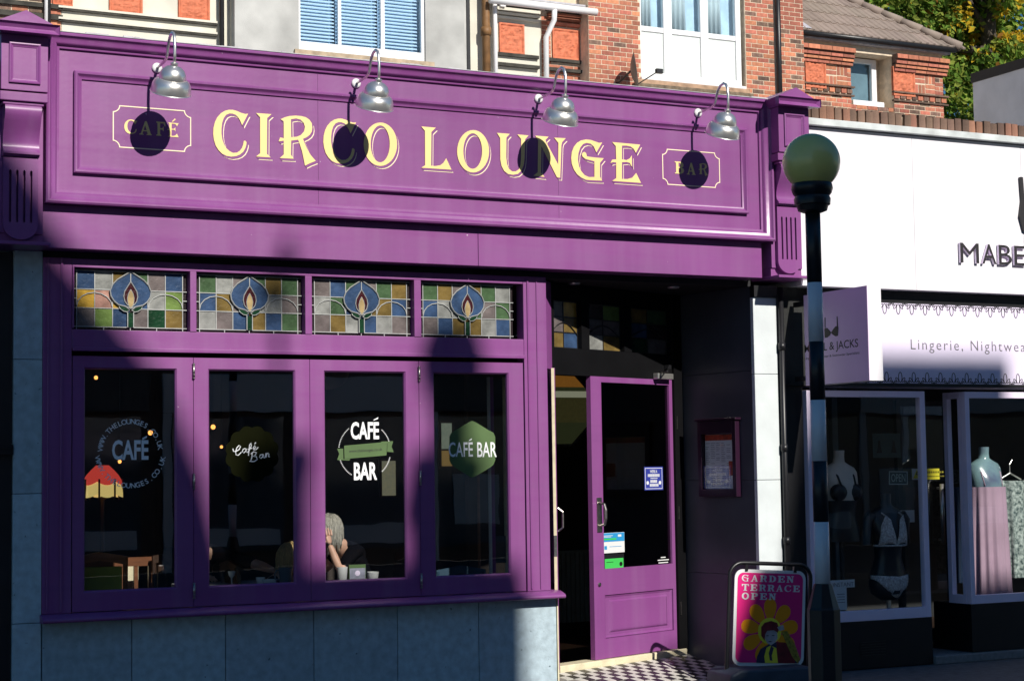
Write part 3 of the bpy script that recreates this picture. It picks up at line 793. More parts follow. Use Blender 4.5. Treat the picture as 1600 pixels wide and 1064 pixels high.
t = MB(); t.box(.76, .80, YS-.003, YS-.0022, .975, .993); t.box(.59,.70,YS-.003,YS-.0022,.985,.989); t.box(.59,.68,YS-.003,YS-.0022,.975,.979); t.build('print', M['paper'], gs)
t = MB(); t.box(.60, .63, YS-.002, YS-.0012, .875, .905); t.box(.66,.80,YS-.002,YS-.0012,.895,.899); t.build('icon', M['st_sky'], gs)
g2 = MB().box(.592, .830, YS-.001, YS, .712, .838).build('rating_sticker', M['black'], door)
MB().box(.602, .820, YS-.002, YS-.0012, .716, .800).build('green_band', M['st_green'], g2)
t = MB().lathe([(.001,0),(.018,0),(.018,.001),(.001,.001)], (.79, YS-.0024, .752), 14, Matrix.Rotation(R_(90),3,'X')); t.box(.62,.70,YS-.003,YS-.0022,.77,.774); t.build('rating_disc', M['black'], g2)
t = MB()
for i, hw in enumerate((.03,.07,.06,.075)): t.box(1.31-hw, 1.31+hw, YS-.0015, YS-.0005, .775-.022*i, .783-.022*i)
t.build('small_print', M['paper'], door)
for z in (1.92, 1.15, .34):
    dset(MB().box(1.47, 1.482, -.026, -.021, z-.055, z+.055).build('hinge', M['hinge'], cafe))
# door closer
cl = dset(MB().box(1.205, 1.40, -.06, -.002, 2.285, 2.335).build('door_closer', M['alu'], cafe, bevel=.006))
a_ = MB(); a_.tube([(1.25,-.04,2.34),(1.20,-.16,2.345)], .009, 6); a_.tube([(1.20,-.16,2.35),(1.37,-.03,2.395)], .006, 6); a_.box(1.35,1.385,-.05,-.005,2.375,2.41)
a_.build('closer_arm', M['black'], cl)
# narrow leaf standing open against the glazed return
RA = math.atan2(.155, .15)
rp_ = MB(); rp_.box(0, .04, -.02, .02, .53, 2.99); rp_.box(.16, .20, -.02, .02, .53, 2.99); rp_.box(.041, .159, -.02, .02, .53, .62); rp_.box(.041, .159, -.02, .02, 2.3, 2.99)
rpo = rp_.build('return_frame', M['purple'], cafe, loc=(3.893, .118, 0), rot=(0, 0, RA))
MB().box(.041, .159, -.003, .003, .621, 2.299).build('glass_pane', M['glass'], rpo)
MB().box(.03, .20, -.03, .02, -.22, .529).build('stone_panel', M['stone'], rpo)
LA = math.atan2(.20, .10)
no_ = MB().box(0, .215, -.016, .014, -.03, 2.30).build('narrow_door', M['purple'], cafe, loc=(3.957, .07, 0), rot=(0, 0, LA))
MB().box(-.004, -.0005, -.010, .013, -.028, 2.298).build('raw_edge', M['cream'], no_)
e = MB(); e.box(-.008, -.0045, -.012, .012, .84, 1.00); e.tube([(.02,-.021,1.03),(.02,-.06,1.06),(.02,-.06,1.18),(.02,-.021,1.21)], .008, 8); e.build('lock_and_handle', M['hinge'], no_)
# threshold and ramped tile floor
dset(MB().box(.03, 1.53, -.035, .12, -.10, -.002).build('threshold', M['cream'], cafe, bevel=.006))
ft = MB()
fz = lambda x, y: -.066 - .20*max(0, (x-D0.x)*math.sin(DA) - (y-D0.y)*math.cos(DA))
fp = [(3.95,-.02),(5.798,-.02),(5.68,.96),(4.06,.27),(3.94,.10)]
ft.add([(x, y, fz(x,y)-.004) for x, y in fp] + [(x, y, -.4) for x, y in fp], [(0,1,2,3,4),(5,6,1,0),(6,7,2,1),(7,8,3,2),(8,9,4,3),(9,5,0,4)])
fl_ = ft.build('entrance_floor', M['grout']); struct(fl_)
ts = .082
tw = MB().box(-ts/2+.0012, ts/2-.0012, -ts/2+.0012, ts/2-.0012, -.006, .002).mesh('floor_tile', M['tile_w'])
tb = MB().box(-ts/2+.0012, ts/2-.0012, -ts/2+.0012, ts/2-.0012, -.006, .002).mesh('floor_tile', M['tile_b'])
slope = math.atan(.20)
for i in range(-3, 26):
    for j in range(0, 18):
        u, v = ts*(i+.5), .045 + ts*(j+.5)
        x, y = dl(u, v)
        if y < .02 or x < 3.97 or x > 5.755 - .122*y: continue
        piece('floor_tile', tw if (i+j) % 2 else tb, fl_, (x, y, fz(x, y)), rot=(slope, 0, DA))
# charcoal flank wall of the entrance
for z0_, z1_ in ((-.25,.62),(.622,1.40),(1.402,2.30),(2.302,2.999)):
    MB().prism([(5.801,.047),(5.86,.047),(5.86,1.3),(5.668,.98)], z0_, z1_, ax='z').build('wall_panel', M['darkwall'], cafe, bevel=.003)
# soffit lights
for px in (897, 1052):
    c = P(px, 433 if px < 1000 else 440, .3)
    MB().lathe([(.001,0),(.045,0),(.05,.006),(.05,.012),(.001,.012)], (c.x, .3, 2.987), 16).build('soffit_light', M['alu'], cafe)

# ================================================================ menu case
mc = thing('menu_case', 'dark purple wall-mounted menu case with a printed menu behind its pane', 'menu case', (5.714, .70, 0), math.atan2(-.933, .133))
m_ = MB(); a0, a1, zA, zB = .02, .50, 1.265, 1.90
m_.box(a0, a1, -.012, .0, zA, zB)
M['caseframe'] = mat('aubergine_case_frame', (.025, .006, .022), .35, .1, 4)
m_.build('back_board', M['caseframe'], mc)
f_ = MB(); wI = .045
f_.box(a0, a0+wI, -.06, -.013, zA, zB); f_.box(a1-wI, a1, -.06, -.013, zA, zB); f_.box(a0+wI, a1-wI, -.06, -.013, zA, zA+.06); f_.box(a0+wI, a1-wI, -.06, -.013, zB-.11, zB)
f_.box(a0-.02, a1+.02, -.075, -.0, zB+.001, zB+.02)
f_.build('case_frame', M['caseframe'], mc, bevel=.003)
pp = MB().box(a0+wI+.004, a1-wI-.004, -.018, -.014, zA+.065, zB-.115).build('menu_sheet', M['paper'], mc)
M['menured'] = mat('red_print', (.45, .05, .02), .5, .4, 20)
t = MB(); t.box(a0+wI+.006, a1-wI-.006, -.0195, -.0185, zB-.165, zB-.117); t.box(a1-wI-.09, a1-wI-.006, -.0195, -.0185, 1.44, 1.56); t.build('menu_heading', M['menured'], pp)
t = MB()
for c_ in range(5):
    for i in range(24):
        if random.random() < .8:
            x = a0+wI+.012 + c_*.066; z = 1.71 - i*.0155
            t.box(x, x + random.uniform(.03,.055), -.0195, -.0187, z, z+.004)
t.build('menu_print', mat('grey_print', (.25,.25,.27), .6), pp)
MB().box(a0+wI+.002, a1-wI-.002, -.048, -.044, zA+.062, zB-.112).build('pane', M['glass_shop'], mc)

# ================================================================ swan-neck lamps
LAMPS = [((245,107), 'silver swan-neck lamp over the small gold CAFÉ badge'), ((556,131), 'silver swan-neck lamp over the second C and O of the sign'),
         ((841,155), 'silver swan-neck lamp over the letters U and N of the sign'), ((1090,177), 'silver swan-neck lamp over the small gold BAR badge')]
am = MB()
path = [(0,0,0),(0,-.10,.002),(0,-.19,.006),(0,-.235,.016),(0,-.262,.04),(0,-.278,.08),(0,-.305,.125),(0,-.34,.155),(0,-.385,.165),(0,-.42,.15),(0,-.44,.115),(0,-.448,.06),(0,-.445,0),(0,-.438,-.065)]
am.tube(path, .0105, 10)
ARM = am.mesh('arm', M['alu'], True)
TI = Matrix.Rotation(R_(26), 3, 'X')
prof = [(.012,-.0),(.026,-.002),(.026,-.020),(.030,-.024),(.052,-.032),(.074,-.050),(.088,-.076),(.094,-.104),(.093,-.112),(.101,-.114),(.118,-.128),(.130,-.152),(.136,-.182),(.138,-.204),(.142,-.208),(.138,-.211),(.130,-.204),(.120,-.160),(.088,-.116),(.07,-.07),(.02,-.04)]
SH = MB().lathe(prof, (0,0,0), 32, TI).mesh('lamp_shade', M['alu'], True)
SH.set_sharp_from_angle(angle=R_(38))
BU = MB().ball((0,0,-.12), (.035,.035,.05), 12, 8).mesh('bulb', M['white'], True)
MO = MB().lathe([(.001,0),(.036,0),(.036,.010),(.028,.018),(.012,.022),(.001,.022)], (0,0,0), 18, Matrix.Rotation(R_(90),3,'X')).mesh('wall_mount', M['white'], True)
for (px, py), lab in LAMPS:
    c = P(px, py, YF)
    t = thing('swan_neck_lamp', lab, 'lamp', (c.x, YF-.001, c.z), 0, 'lamps along the fascia')
    piece('wall_mount', MO, t, (0,0,0)); piece('arm', ARM, t, (0,0,0))
    s_ = piece('lamp_shade', SH, t, (0,-.438,-.055)); piece('bulb', BU, s_, (0,0,0))

# ================================================================ pavement sign
ab = thing('pavement_sign', 'pink garden terrace pavement sign in a black tube frame with an orange flower', 'sign', (5.60, -.30, -.2), R_(-7))
M['pink'] = mat('magenta_print', (.78, .02, .22), .35, .04, 3); M['orange'] = mat('orange_print', (.90, .33, .008), .35, .03, 3)
M['navy'] = mat('navy_print', (.02, .025, .07), .4, .2, 20); M['redcoat'] = mat('dark_red_print', (.16, .012, .02), .4, .3, 20)
M['face'] = mat('grey_print_face', (.42, .40, .42), .4, .25, 18)
tilt = (0, R_(3.4), 0)
def abp(px, py):   # photograph pixel -> sign plane, local
    q = P(px, py, -.30); x = q.x - 5.60; z = q.z + .2
    c, s = math.cos(R_(3.4)), math.sin(R_(3.4))
    return (x*c - z*s, x*s + z*c)
def rrect(x0, x1, z0, z1, r, n=6):
    o = []
    for cx, cz, a in ((x1-r, z0+r, -90), (x1-r, z1-r, 0), (x0+r, z1-r, 90), (x0+r, z0+r, 180)):
        for i in range(n+1):
            t = R_(a + 90*i/n); o.append((cx + r*math.cos(t), cz + r*math.sin(t)))
    return o
pts = [abp(1150,886), abp(1252,894), abp(1148,1036), abp(1252,1044)]
px0 = (pts[0][0]+pts[2][0])/2; px1 = (pts[1][0]+pts[3][0])/2; pz0 = (pts[2][1]+pts[3][1])/2; pz1 = (pts[0][1]+pts[1][1])/2
pn = MB().prism(rrect(px0, px1, pz0, pz1, .07), -.004, .004).build('sign_panel', M['paper'], ab, rot=tilt)
q0, q1, r0, r1 = px0+.026, px1-.026, pz0+.026, pz1-.026
MB().prism(rrect(q0, q1, r0, r1, .05), -.0062, -.0045).build('pink_ground', M['pink'], pn)
fr_ = MB(); rr = rrect(px0-.045, px1+.045, -.02, pz1+.05, .12, 6); up = [p for p in rr]
path = [(px0-.045, 0, -.0)] + [(p[0], 0, p[1]) for p in reversed(rrect(px0-.045, px1+.045, -.3, pz1+.05, .11, 7)) if p[1] > .3] + [(px1+.045, 0, -.0)]
fr_.tube(path, .017, 10); fr_.tube([(px0-.045,0,pz0-.055),(px1+.045,0,pz0-.055)], .013, 8)
for x in (px0+.10, px1-.10): fr_.box(x-.012, x+.012, -.012, .012, pz1-.015, pz1+.055)
auto_smooth(fr_.build('tube_frame', M['blackgloss'], ab, rot=tilt), 50)
bs_ = MB().prism([(-.40,0),(.40,0),(.38,.10),(.30,.135),(-.30,.135),(-.38,.10)], -.22, .22)
bs_.build('rubber_base', mat('grey_blue_base', (.05,.07,.10), .6, .2, 8), ab, bevel=.02)
def sw(word, px, py, h, wch, gap):
    t = MB(); x, z = abp(px, py); sc = 1/205.
    for ch in word:
        t = MB(); glyph(t, ch, x, x + wch, z - h, z, -.0085, -.0065, SLAB); x += wch + gap; t.build('letter', M['paper'], pn)
sw('GARDEN', 1160.5, 897.5, .052, .064, .016); sw('TERRACE', 1160.5, 912, .052, .062, .014); sw('OPEN', 1160.5, 925.5, .052, .064, .016)
cz_, = (0,)
fx, fz = abp(1201, 985)
for k in range(9):
    a = R_(90 + 40*k); ca, sa = math.cos(a), math.sin(a)
    pet = []
    for i in range(18):
        b_ = 2*math.pi*i/18; lx = .168 + .088*math.cos(b_); lz = .054*math.sin(b_)*(1 + .30*math.cos(b_))
        pet.append((min(max(fx + lx*ca - lz*sa, q0), q1), min(max(fz + lx*sa + lz*ca, r0), r1)))
    if max(p[0] for p in pet) - min(p[0] for p in pet) > .03 and max(p[1] for p in pet) - min(p[1] for p in pet) > .03:
        MB().prism(pet, -.0072 - .0001*k, -.0064).build('petal_print', M['orange'], pn)
MB().prism([(fx+.105*math.cos(a), fz+.105*math.sin(a)) for a in [2*math.pi*i/20 for i in range(20)]], -.0092, -.0085).build('flower_centre_print', M['yellow'], pn)
def abpoly(l, y, name, m, k=730/140.):
    q = [abp(1130+u/k, 860+v_/k) for u, v_ in l]
    q = [(min(max(a, q0), q1), min(max(b_, r0), r1)) for a, b_ in q]
    MB().prism(q, y-.0005, y).build(name, m, pn)
abpoly([(268,912),(275,860),(300,800),(360,760),(420,740),(490,750),(540,800),(575,870),(590,918),(430,925),(330,918)], -.0096, 'coat_print', M['navy'])
abpoly([(420,740),(490,745),(535,800),(560,870),(560,915),(430,915)], -.0102, 'coat_lapel_print', M['redcoat'])
abpoly([(345,790),(375,770),(420,790),(432,915),(335,912),(328,860)], -.0108, 'shirt_print', M['yellow'])
abpoly([(362,830),(380,770),(400,790),(385,850),(390,895),(370,890)], -.0114, 'scarf_print', M['navy'])
abpoly([(330,670),(345,640),(400,640),(425,665),(428,710),(410,745),(380,768),(350,750),(335,720)], -.0112, 'face_print', M['face'])
abpoly([(305,690),(305,620),(330,585),(380,570),(425,585),(440,630),(430,665),(400,645),(350,650),(335,680),(330,730)], -.0118, 'hair_print', M['redcoat'])
abpoly([(425,620),(470,600),(480,640),(440,650)], -.0124, 'glove_print', M['face'])
abpoly([(455,655),(500,650),(560,760),(600,880),(580,915),(540,860),(490,740)], -.0120, 'sash_print', mat('gold_sash_print', (.28,.22,.03), .5, .5, 40))
for (u, v_, a, b_) in ((352,690,14,4),(395,688,14,4),(372,738,18,5)):
    abpoly([(u-a,v_),(u,v_-b_),(u+a,v_),(u,v_+b_)], -.0124, 'feature_print', M['ink'])

# ================================================================ beacon at the crossing
BX, BY = 2.905, -4.8
be = thing('belisha_beacon', 'crossing beacon with amber globe on a black and white banded post', 'beacon', (BX, BY, -.2))
zb2 = .2
MB().ball((0,0,3.062+zb2), .149, 40, 24).build('globe', M['globe'], be, smooth=True)
cu_ = MB().lathe([(.05,2.80),(.075,2.81),(.082,2.835),(.092,2.84),(.095,2.87),(.088,2.885),(.100,2.90),(.108,2.925),(.104,2.945),(.098,2.955),(.02,2.96)], (0,0,zb2), 24)
auto_smooth(cu_.build('globe_collar', M['blackgloss'], be), 40)
bands = [2.80, 2.42, 2.157, 1.79, 1.48, 1.165, .84]
# measured band edges on the post
ed = [ZZ(1270,314,BY), ZZ(1274,442,BY), ZZ(1276,534,BY), ZZ(1279,625,BY), ZZ(1282,720,BY), ZZ(1284,815,BY), ZZ(1289,911,BY)]
ed[0] = 2.81
for i in range(6):
    MB().lathe([(.039, ed[i+1]), (.039, ed[i])], (0,0,zb2), 24).build('post_band', M['black'] if i % 2 == 0 else M['postwhite'], be, smooth=True)
sl_ = MB(); zt = ed[6]
sl_.lathe([(.085,-.2),(.085,zt-.13),(.080,zt-.12),(.047,zt-.005),(.043,zt)], (0,0,zb2), 8)
sl_.build('base_sleeve', M['black'], be, bevel=.004)
MB().box(-.02,.02,-.0835,-.08,.30+zb2,.31+zb2).build('service_label', M['paper'], be)
# ================================================================ lingerie shop next door
lg = thing('lingerie_shopfront', 'white fronted lingerie shop with lilac window frames and black lace border', 'shopfront')
YU, YB = -.15, -.03
for xa_, xb_ in ((6.182,7.38),(7.383,8.60),(8.603,9.82),(9.823,14)): MB().box(xa_, xb_, YU, .4, 3.0, 4.335).build('upper_fascia', M['fasciawhite'], lg)
MB().box(6.19, 14, YU-.055, .4, 4.345, 4.402).build('fascia_capping', mat('weathered_white_capping', (.60,.64,.64), .6, .2, 6, .1, 20), lg, bevel=.004)
MB().box(6.19, 14, YU+.01, .4, 4.336, 4.344).build('capping_shadow', M['black'], lg)  # black strip painted in as the shadow under the projecting capping
cb = MB().box(-.0355, .0355, -.11, .11, 0, .125).mesh('coping_brick', M['brickdark'])
cb2 = MB().box(-.0355, .0355, -.11, .11, 0, .125).mesh('coping_brick', mat('brown_coping_brick', (.25,.12,.08), .85, .3, 7, .4, 70, rnd=.25, detail=7))
MB().box(6.19, 10.4, -.10, .09, 4.4025, 4.505).build('coping_mortar', M['mortar'], lg)
x = 6.225
while x < 10.35:
    piece('coping_brick', cb2 if random.random() < .14 else cb, lg, (x + random.uniform(-.004,.004), -.012 + random.uniform(-.008,.008), 4.403), (random.uniform(.93,1.04), 1, random.uniform(.93,1.05)), rot=(random.uniform(-.02,.02),random.uniform(-.03,.03),random.uniform(-.03,.03)))
    x += .081
MB().box(6.19, 14, .41, 11.0, 4.1, 4.33).build('flat_roof', M['leadroof'], lg)
MB().box(6.46, 14, YB, .4, 2.18, 2.999).build('sign_box', mat('lilac_white_panel', (.84,.76,.95), .45, .03, 2), lg)
bd = MB(); bd.box(6.34, 14, YB-.003, YB-.0005, 2.895, 2.998); bd.box(6.34, 14, YB-.003, YB-.0005, 2.176, 2.205); bd.build('lace_band', M['black'], lg)
def ringp(cx, cz, rx, rz, t, ang, n=14):
    c, s = math.cos(ang), math.sin(ang)
    f = lambda r1, r2: [(cx + r1*math.cos(a)*c - r2*math.sin(a)*s, cz + r1*math.cos(a)*s + r2*math.sin(a)*c) for a in [2*math.pi*i/n for i in range(n)]]
    return f(rx, rz), [f(rx-t, rz-t)]
lm = MB()
for (cx, cz, rx, rz, an) in ((0,.050,.022,.046,0),(-.034,.028,.013,.026,R_(38)),(.034,.028,.013,.026,R_(-38)),(-.054,.012,.010,.014,R_(55)),(.054,.012,.010,.014,R_(-55))):
    o_, h_ = ringp(cx, cz, rx, rz, .0062, an); lm.prism(o_, -.0022, -.0004, h_)
for dx in (-.068, .068): lm.ball((dx,-.001,.004), (.006,.001,.006), 8, 4)
LM = lm.mesh('lace_motif', M['black'])
x = 6.40
while x < 9.7:
    piece('lace_motif', LM, lg, (x, YB, 2.207)); piece('lace_motif', LM, lg, (x, YB, 2.893), rot=(0, math.pi, 0)); x += .146
def lgtext(body, px0, px1, py0, py1, Y, m, bold, spacing=1.0, ext=None, name='lettering'):
    t = MB(); pm_ = (px0+px1)/2
    text_into(t, body, XX(px0,(py0+py1)/2,Y), XX(px1,(py0+py1)/2,Y), ZZ(px0,py1,Y), ZZ(px0,py0,Y), Y-.001, bold, spacing)
    letters(t, 'letter', m, lg)
M['greytext'] = mat('grey_lettering', (.16,.15,.17), .5, .05, 5)
lgtext('Lingerie, Nightwear', 1423, 1611, 530, 551, YB, M['greytext'], -.006, 1.25)
# raised shop name
for i, (ch, a, b_) in enumerate((('M',1497,1526),('A',1531,1553),('B',1557,1577),('E',1581,1599),('L',1603,1618),('&',1631,1652),('J',1664,1675),('A',1679,1701),('C',1704,1724),('K',1729,1747),('S',1750,1766))):
    zA_, zB_ = ZZ(1500,411,YU), ZZ(1500,380,YU)
    vs, fs = text_pts(ch, 0.0)
    ax_ = min(q[0] for q in vs); bx_ = max(q[0] for q in vs); ay_ = min(q[1] for q in vs); by_ = max(q[1] for q in vs)
    X0, X1 = XX(a,395,YU), XX(b_,395,YU)
    f2 = lambda q, y: (X0 + (q[0]-ax_)/(bx_-ax_)*(X1-X0), y, zA_ + (q[1]-ay_)/(by_-ay_)*(zB_-zA_))
    t = MB(); n_ = len(vs); fr2 = [f2(q, YU-.030) for q in vs]; bk2 = [f2(q, YU-.008) for q in vs]
    ec = {}
    for f in fs:
        for k_ in range(len(f)):
            e_ = tuple(sorted((f[k_], f[(k_+1) % len(f)]))); ec[e_] = ec.get(e_, 0) + 1
    t.add(fr2, fs); o = t.build('raised_letter', M['ink'], lg)
    t = MB(); t.add(fr2 + bk2, [(a_, c_, c_+n_, a_+n_) for (a_, c_), k_ in ec.items() if k_ == 1]); t.build('letter_return', M['lilac'], o)
# edge of the black emblem above the name
em = MB(); zc = ZZ(1598,330,YU); xe = XX(1590,330,YU)
em.prism([(xe+.02,zc+.30),(xe+.05,zc+.30),(xe+.06,zc+.12),(xe+.13,zc+.02),(xe+.30,zc-.02),(xe+.30,zc-.16),(xe+.16,zc-.22),(xe+.04,zc-.18),(xe,zc-.05),(xe+.03,zc+.10)], YU-.03, YU-.005)
em.build('emblem', M['ink'], lg)
em2 = MB(); em2.add([(2*(xe+.31) - v_[0], v_[1], v_[2]) for v_ in em.v], em.f); em2.build('emblem', M['ink'], lg)
# projecting box sign
ps = thing('projecting_sign', 'lilac box sign projecting over the pavement with a bra drawing', 'sign', (6.197, 0, 2.168))
MB().box(0, .132, -1.0, -.16, 0, .746).build('sign_box', M['fasciawhite'], ps)
MB().box(-.004, -.0005, -1.0, -.16, .0, .746).build('sign_face', M['lilacsign'], ps)
for z in (.06, .68): MB().box(-.01, .03, -.16, -.02, z-.02, z+.02).build('wall_bracket', M['black'], ps)
def side_text(body, px0, px1, py0, py1, bold):
    vs, fs = text_pts(body, bold)
    ax_ = min(q[0] for q in vs); bx_ = max(q[0] for q in vs); ay_ = min(q[1] for q in vs); by_ = max(q[1] for q in vs)
    def PX(px, py):
        r = ray(px, py); return CAM + r * ((6.192 - CAM.x) / r.x)
    a = PX(px0, (py0+py1)/2); b_ = PX(px1, (py0+py1)/2); zt_ = PX(px1, py0-4).z; zb_ = PX(px1, py1-4).z
    t = MB(); t.add([(-.0052, a.y + (q[0]-ax_)/(bx_-ax_)*(b_.y-a.y), zb_ - 2.168 + (q[1]-ay_)/(by_-ay_)*(zt_-zb_)) for q in vs], fs)
    letters(t, 'letter', M['ink'], ps)
side_text('MABEL & JACKS', 1257, 1341, 533, 550, .004)
side_text('Lingerie, Nightwear & Swimwear Specialists', 1257, 1343, 553, 558, 0)
def sidepoly(l, m, nm):
    q = []
    for u, v_ in l:
        r = ray(1220+u/5.32, 440+v_/5.32); p_ = CAM + r * ((6.191 - CAM.x) / r.x); q.append((p_.y, p_.z - 2.168))
    MB().prism(q, -.0065, -.005, ax='x').build(nm, m, ps)
for l in ([(362,395),(385,385),(408,410),(415,425),(410,445),(385,465),(365,468)], [(420,425),(432,400),(455,372),(470,370),(478,380),(474,450),(455,455),(430,440)], [(364,300),(370,300),(370,392),(364,395)], [(464,290),(471,290),(475,375),(466,372)], [(408,418),(424,418),(424,428),(408,428)]):
    sidepoly(l, M['ink'], 'bra_drawing')

# dark strip, rainwater pipe and neighbour's end wall
MB().box(6.033, 6.10, .03, .3, -.2, 2.99).build('granite_strip', mat('speckled_granite', (.035,.04,.042), .4, .8, 90, .05, 80), lg)
MB().box(6.101, 6.305, .05, .3, -.2, 2.178).build('end_pier', M['black'], lg)
MB().box(6.101, 6.459, .02, .3, 2.179, 2.999).build('end_pier', mat('dirty_black_pier', (.014,.015,.014), .6, .6, 4, .1, 30), lg)
dp = MB().tube([(6.055,-.03,2.99),(6.055,-.03,-.19)], .024, 10)
for z in (1.66, .9, 2.5): dp.tube([(6.055,-.03,z-.03),(6.055,-.03,z+.03)], .031, 10)
dp.build('rainwater_pipe', M['black'], lg, smooth=True)
# window one
def lwin(x0, x1, z0, z1, Y, jl, jr, rb_, rt, dep=.06):
    w_ = MB(); w_.box(x0, x0+jl, Y, Y+dep, z0, z1); w_.box(x1-jr, x1, Y, Y+dep, z0, z1); w_.box(x0+jl, x1-jr, Y, Y+dep, z0, z0+rb_); w_.box(x0+jl, x1-jr, Y, Y+dep, z1-rt, z1)
    o = w_.build('display_window', M['lilac'], lg, bevel=.003)
    MB().box(x0+jl, x1-jr, Y+.02, Y+.027, z0+rb_, z1-rt).build('glass_pane', M['glass_shop'], o)
    return o
lwin(6.312, 7.56, .205, 2.14, 0, .038, .055, .088, .055)
MB().box(6.306, 7.565, .003, .5, -.19, .204).build('plinth', M['blackgloss'], lg)
vg = MB()
for i in range(6): vg.box(6.80, 7.06, -.004, .002, -.09+.022*i, -.079+.022*i)
vg.build('vent_grille', M['black'], lg)
# window two, with its return into the doorway
lwin(8.002, 12.0, .292, 2.14, 0, .05, .055, .075, .055)
MB().box(8.0, 12.0, .003, .5, -.12, .291).build('plinth', M['blackgloss'], lg)
rt_ = MB(); rt_.box(8.0, 8.05, .061, .10, .292, 2.14); rt_.box(8.0, 8.05, .24, .29, .292, 2.14); rt_.box(8.0, 8.05, .101, .239, .292, .367); rt_.box(8.0,8.05,.101,.239,2.085,2.14)
ro = rt_.build('return_frame', M['lilac'], lg)
MB().box(8.02, 8.027, .101, .239, .368, 2.084).build('glass_pane', M['glass'], ro)
MB().box(7.567, 14, -.03, 1.2, -.2, -.125).build('entrance_step', M['kerb'], lg, bevel=.01)
# shop inside
ins = MB(); ins.box(6.31, 14, 3.0, 3.1, -.2, 3.0); ins.box(6.2, 6.31, .31, 3.0, -.2, 3.0); ins.box(6.2, 14, .41, 3.0, 2.9, 2.99)
ins.build('interior_walls', mat('dark_shop_interior', (.012,.013,.014), .7), lg)
MB().box(6.31, 14, .501, 3.0, -.2, -.10).build('interior_floor', M['darkwood'], lg)
dw = MB(); dw.box(7.95, 8.0, .88, .93, -.12, 2.1); dw.box(8.52, 8.57, .88, .93, -.12, 2.1); dw.box(8.0, 8.52, .88, .93, 2.05, 2.1); dw.box(8.0,8.52,.88,.93,-.12,.0)
dwo = dw.build('shop_door', M['blackgloss'], lg)
MB().box(8.0, 8.52, .90, .906, .001, 2.049).build('glass_pane', M['glass'], dwo)
dh = MB(); dh.tube([(8.40,.82,.78),(8.40,.82,1.33)], .020, 10); dh.tube([(8.40,.88,.82),(8.40,.82,.82)], .012, 8); dh.tube([(8.40,.88,1.29),(8.40,.82,1.29)], .012, 8)
dh.build('pull_handle', M['alu'], dwo, smooth=True)
# pale post between the shop window and inside
MB().box(7.24, 7.30, .9, .96, .2, 2.9).build('display_post', mat('grey_display_post', (.10,.13,.14), .5), lg)

# ---- display figures
def torso(prof, n=28):
    b = MB(); vs = []; fs = []
    for z, rx, ry, cy in prof:
        for i in range(n):
            a = 2*math.pi*i/n; vs.append((rx*math.cos(a), cy + ry*math.sin(a), z))
    for k in range(len(prof)-1):
        for i in range(n):
            j = (i+1) % n; fs.append((k*n+i, k*n+j, (k+1)*n+j, (k+1)*n+i))
    fs.append(tuple(reversed(range(n)))); fs.append(tuple((len(prof)-1)*n+i for i in range(n)))
    return b.add(vs, fs)
TP = [(-.36,.075,.075,.0),(-.30,.175,.12,.0),(-.22,.185,.13,.005),(-.12,.170,.118,.0),(.0,.128,.098,-.005),(.08,.132,.10,-.01),(.16,.150,.115,-.02),(.24,.160,.115,-.02),(.32,.172,.10,-.005),(.37,.178,.085,.005),(.41,.155,.075,.01),(.44,.09,.062,.012),(.46,.052,.052,.01),(.50,.046,.046,.005),(.56,.046,.046,.0)]
def cups(b, z, dx=.072, r=(.072,.062,.068), y=-.085):
    for s in (-1, 1): b.ball((s*dx, y, z), r, 18, 12)
    return b
M['mq_cream'] = mat('cream_mannequin', (.70,.60,.50), .5); M['mq_black'] = mat('black_mannequin', (.010,.010,.013), .35)
M['mq_silver'] = mat('iridescent_mannequin', (.22,.36,.36), .18, .5, 5, col2=(.10,.13,.20), coat=.5)
M['lace_w'] = mat('white_lace', (.88,.86,.84), .8, .5, 70, .6, 60, col2=(.42,.36,.35)); M['blackcloth'] = mat('black_satin', (.006,.006,.008), .4)
f1 = thing('mannequin_bust', 'cream mannequin bust wearing a black bra in the lingerie window', 'mannequin', (6.90,.36,1.08))
auto_smooth(torso(TP[2:]).build('torso', M['mq_cream'], f1), 70)
c = cups(MB(), .20, .078, (.084,.066,.078), -.085); c.tube([(-.075,-.13,.24),(-.085,-.085,.34),(-.09,-.02,.385),(-.09,.06,.36)], .010, 6); c.tube([(.075,-.13,.24),(.085,-.085,.34),(.09,-.02,.385),(.09,.06,.36)], .010, 6)
c.build('bra', M['blackcloth'], f1, smooth=True)
auto_smooth(torso([(z, rx+.006, ry+.006, cy) for z, rx, ry, cy in TP[2:6]]+[(.13,.148,.116,-.018)]).build('basque', M['blackcloth'], f1), 70)
MB().lathe([(.16,-.98),(.16,-.96),(.02,-.95),(.02,-.22)], (0,0,0), 16).build('stand', M['black'], f1)
f2 = thing('mannequin_torso', 'black mannequin torso wearing white lace bra and briefs', 'mannequin', (7.39,.36,.70))
auto_smooth(torso(TP).build('torso', M['mq_black'], f2), 70)
arms = MB()
for s in (-1,1): arms.tube([(s*.16,.0,.375),(s*.20,.0,.33),(s*.205,.01,.22),(s*.21,.0,.12)], [.05,.048,.042,.038], 10)
arms.build('arm', M['mq_black'], f2, smooth=True)
c = MB()
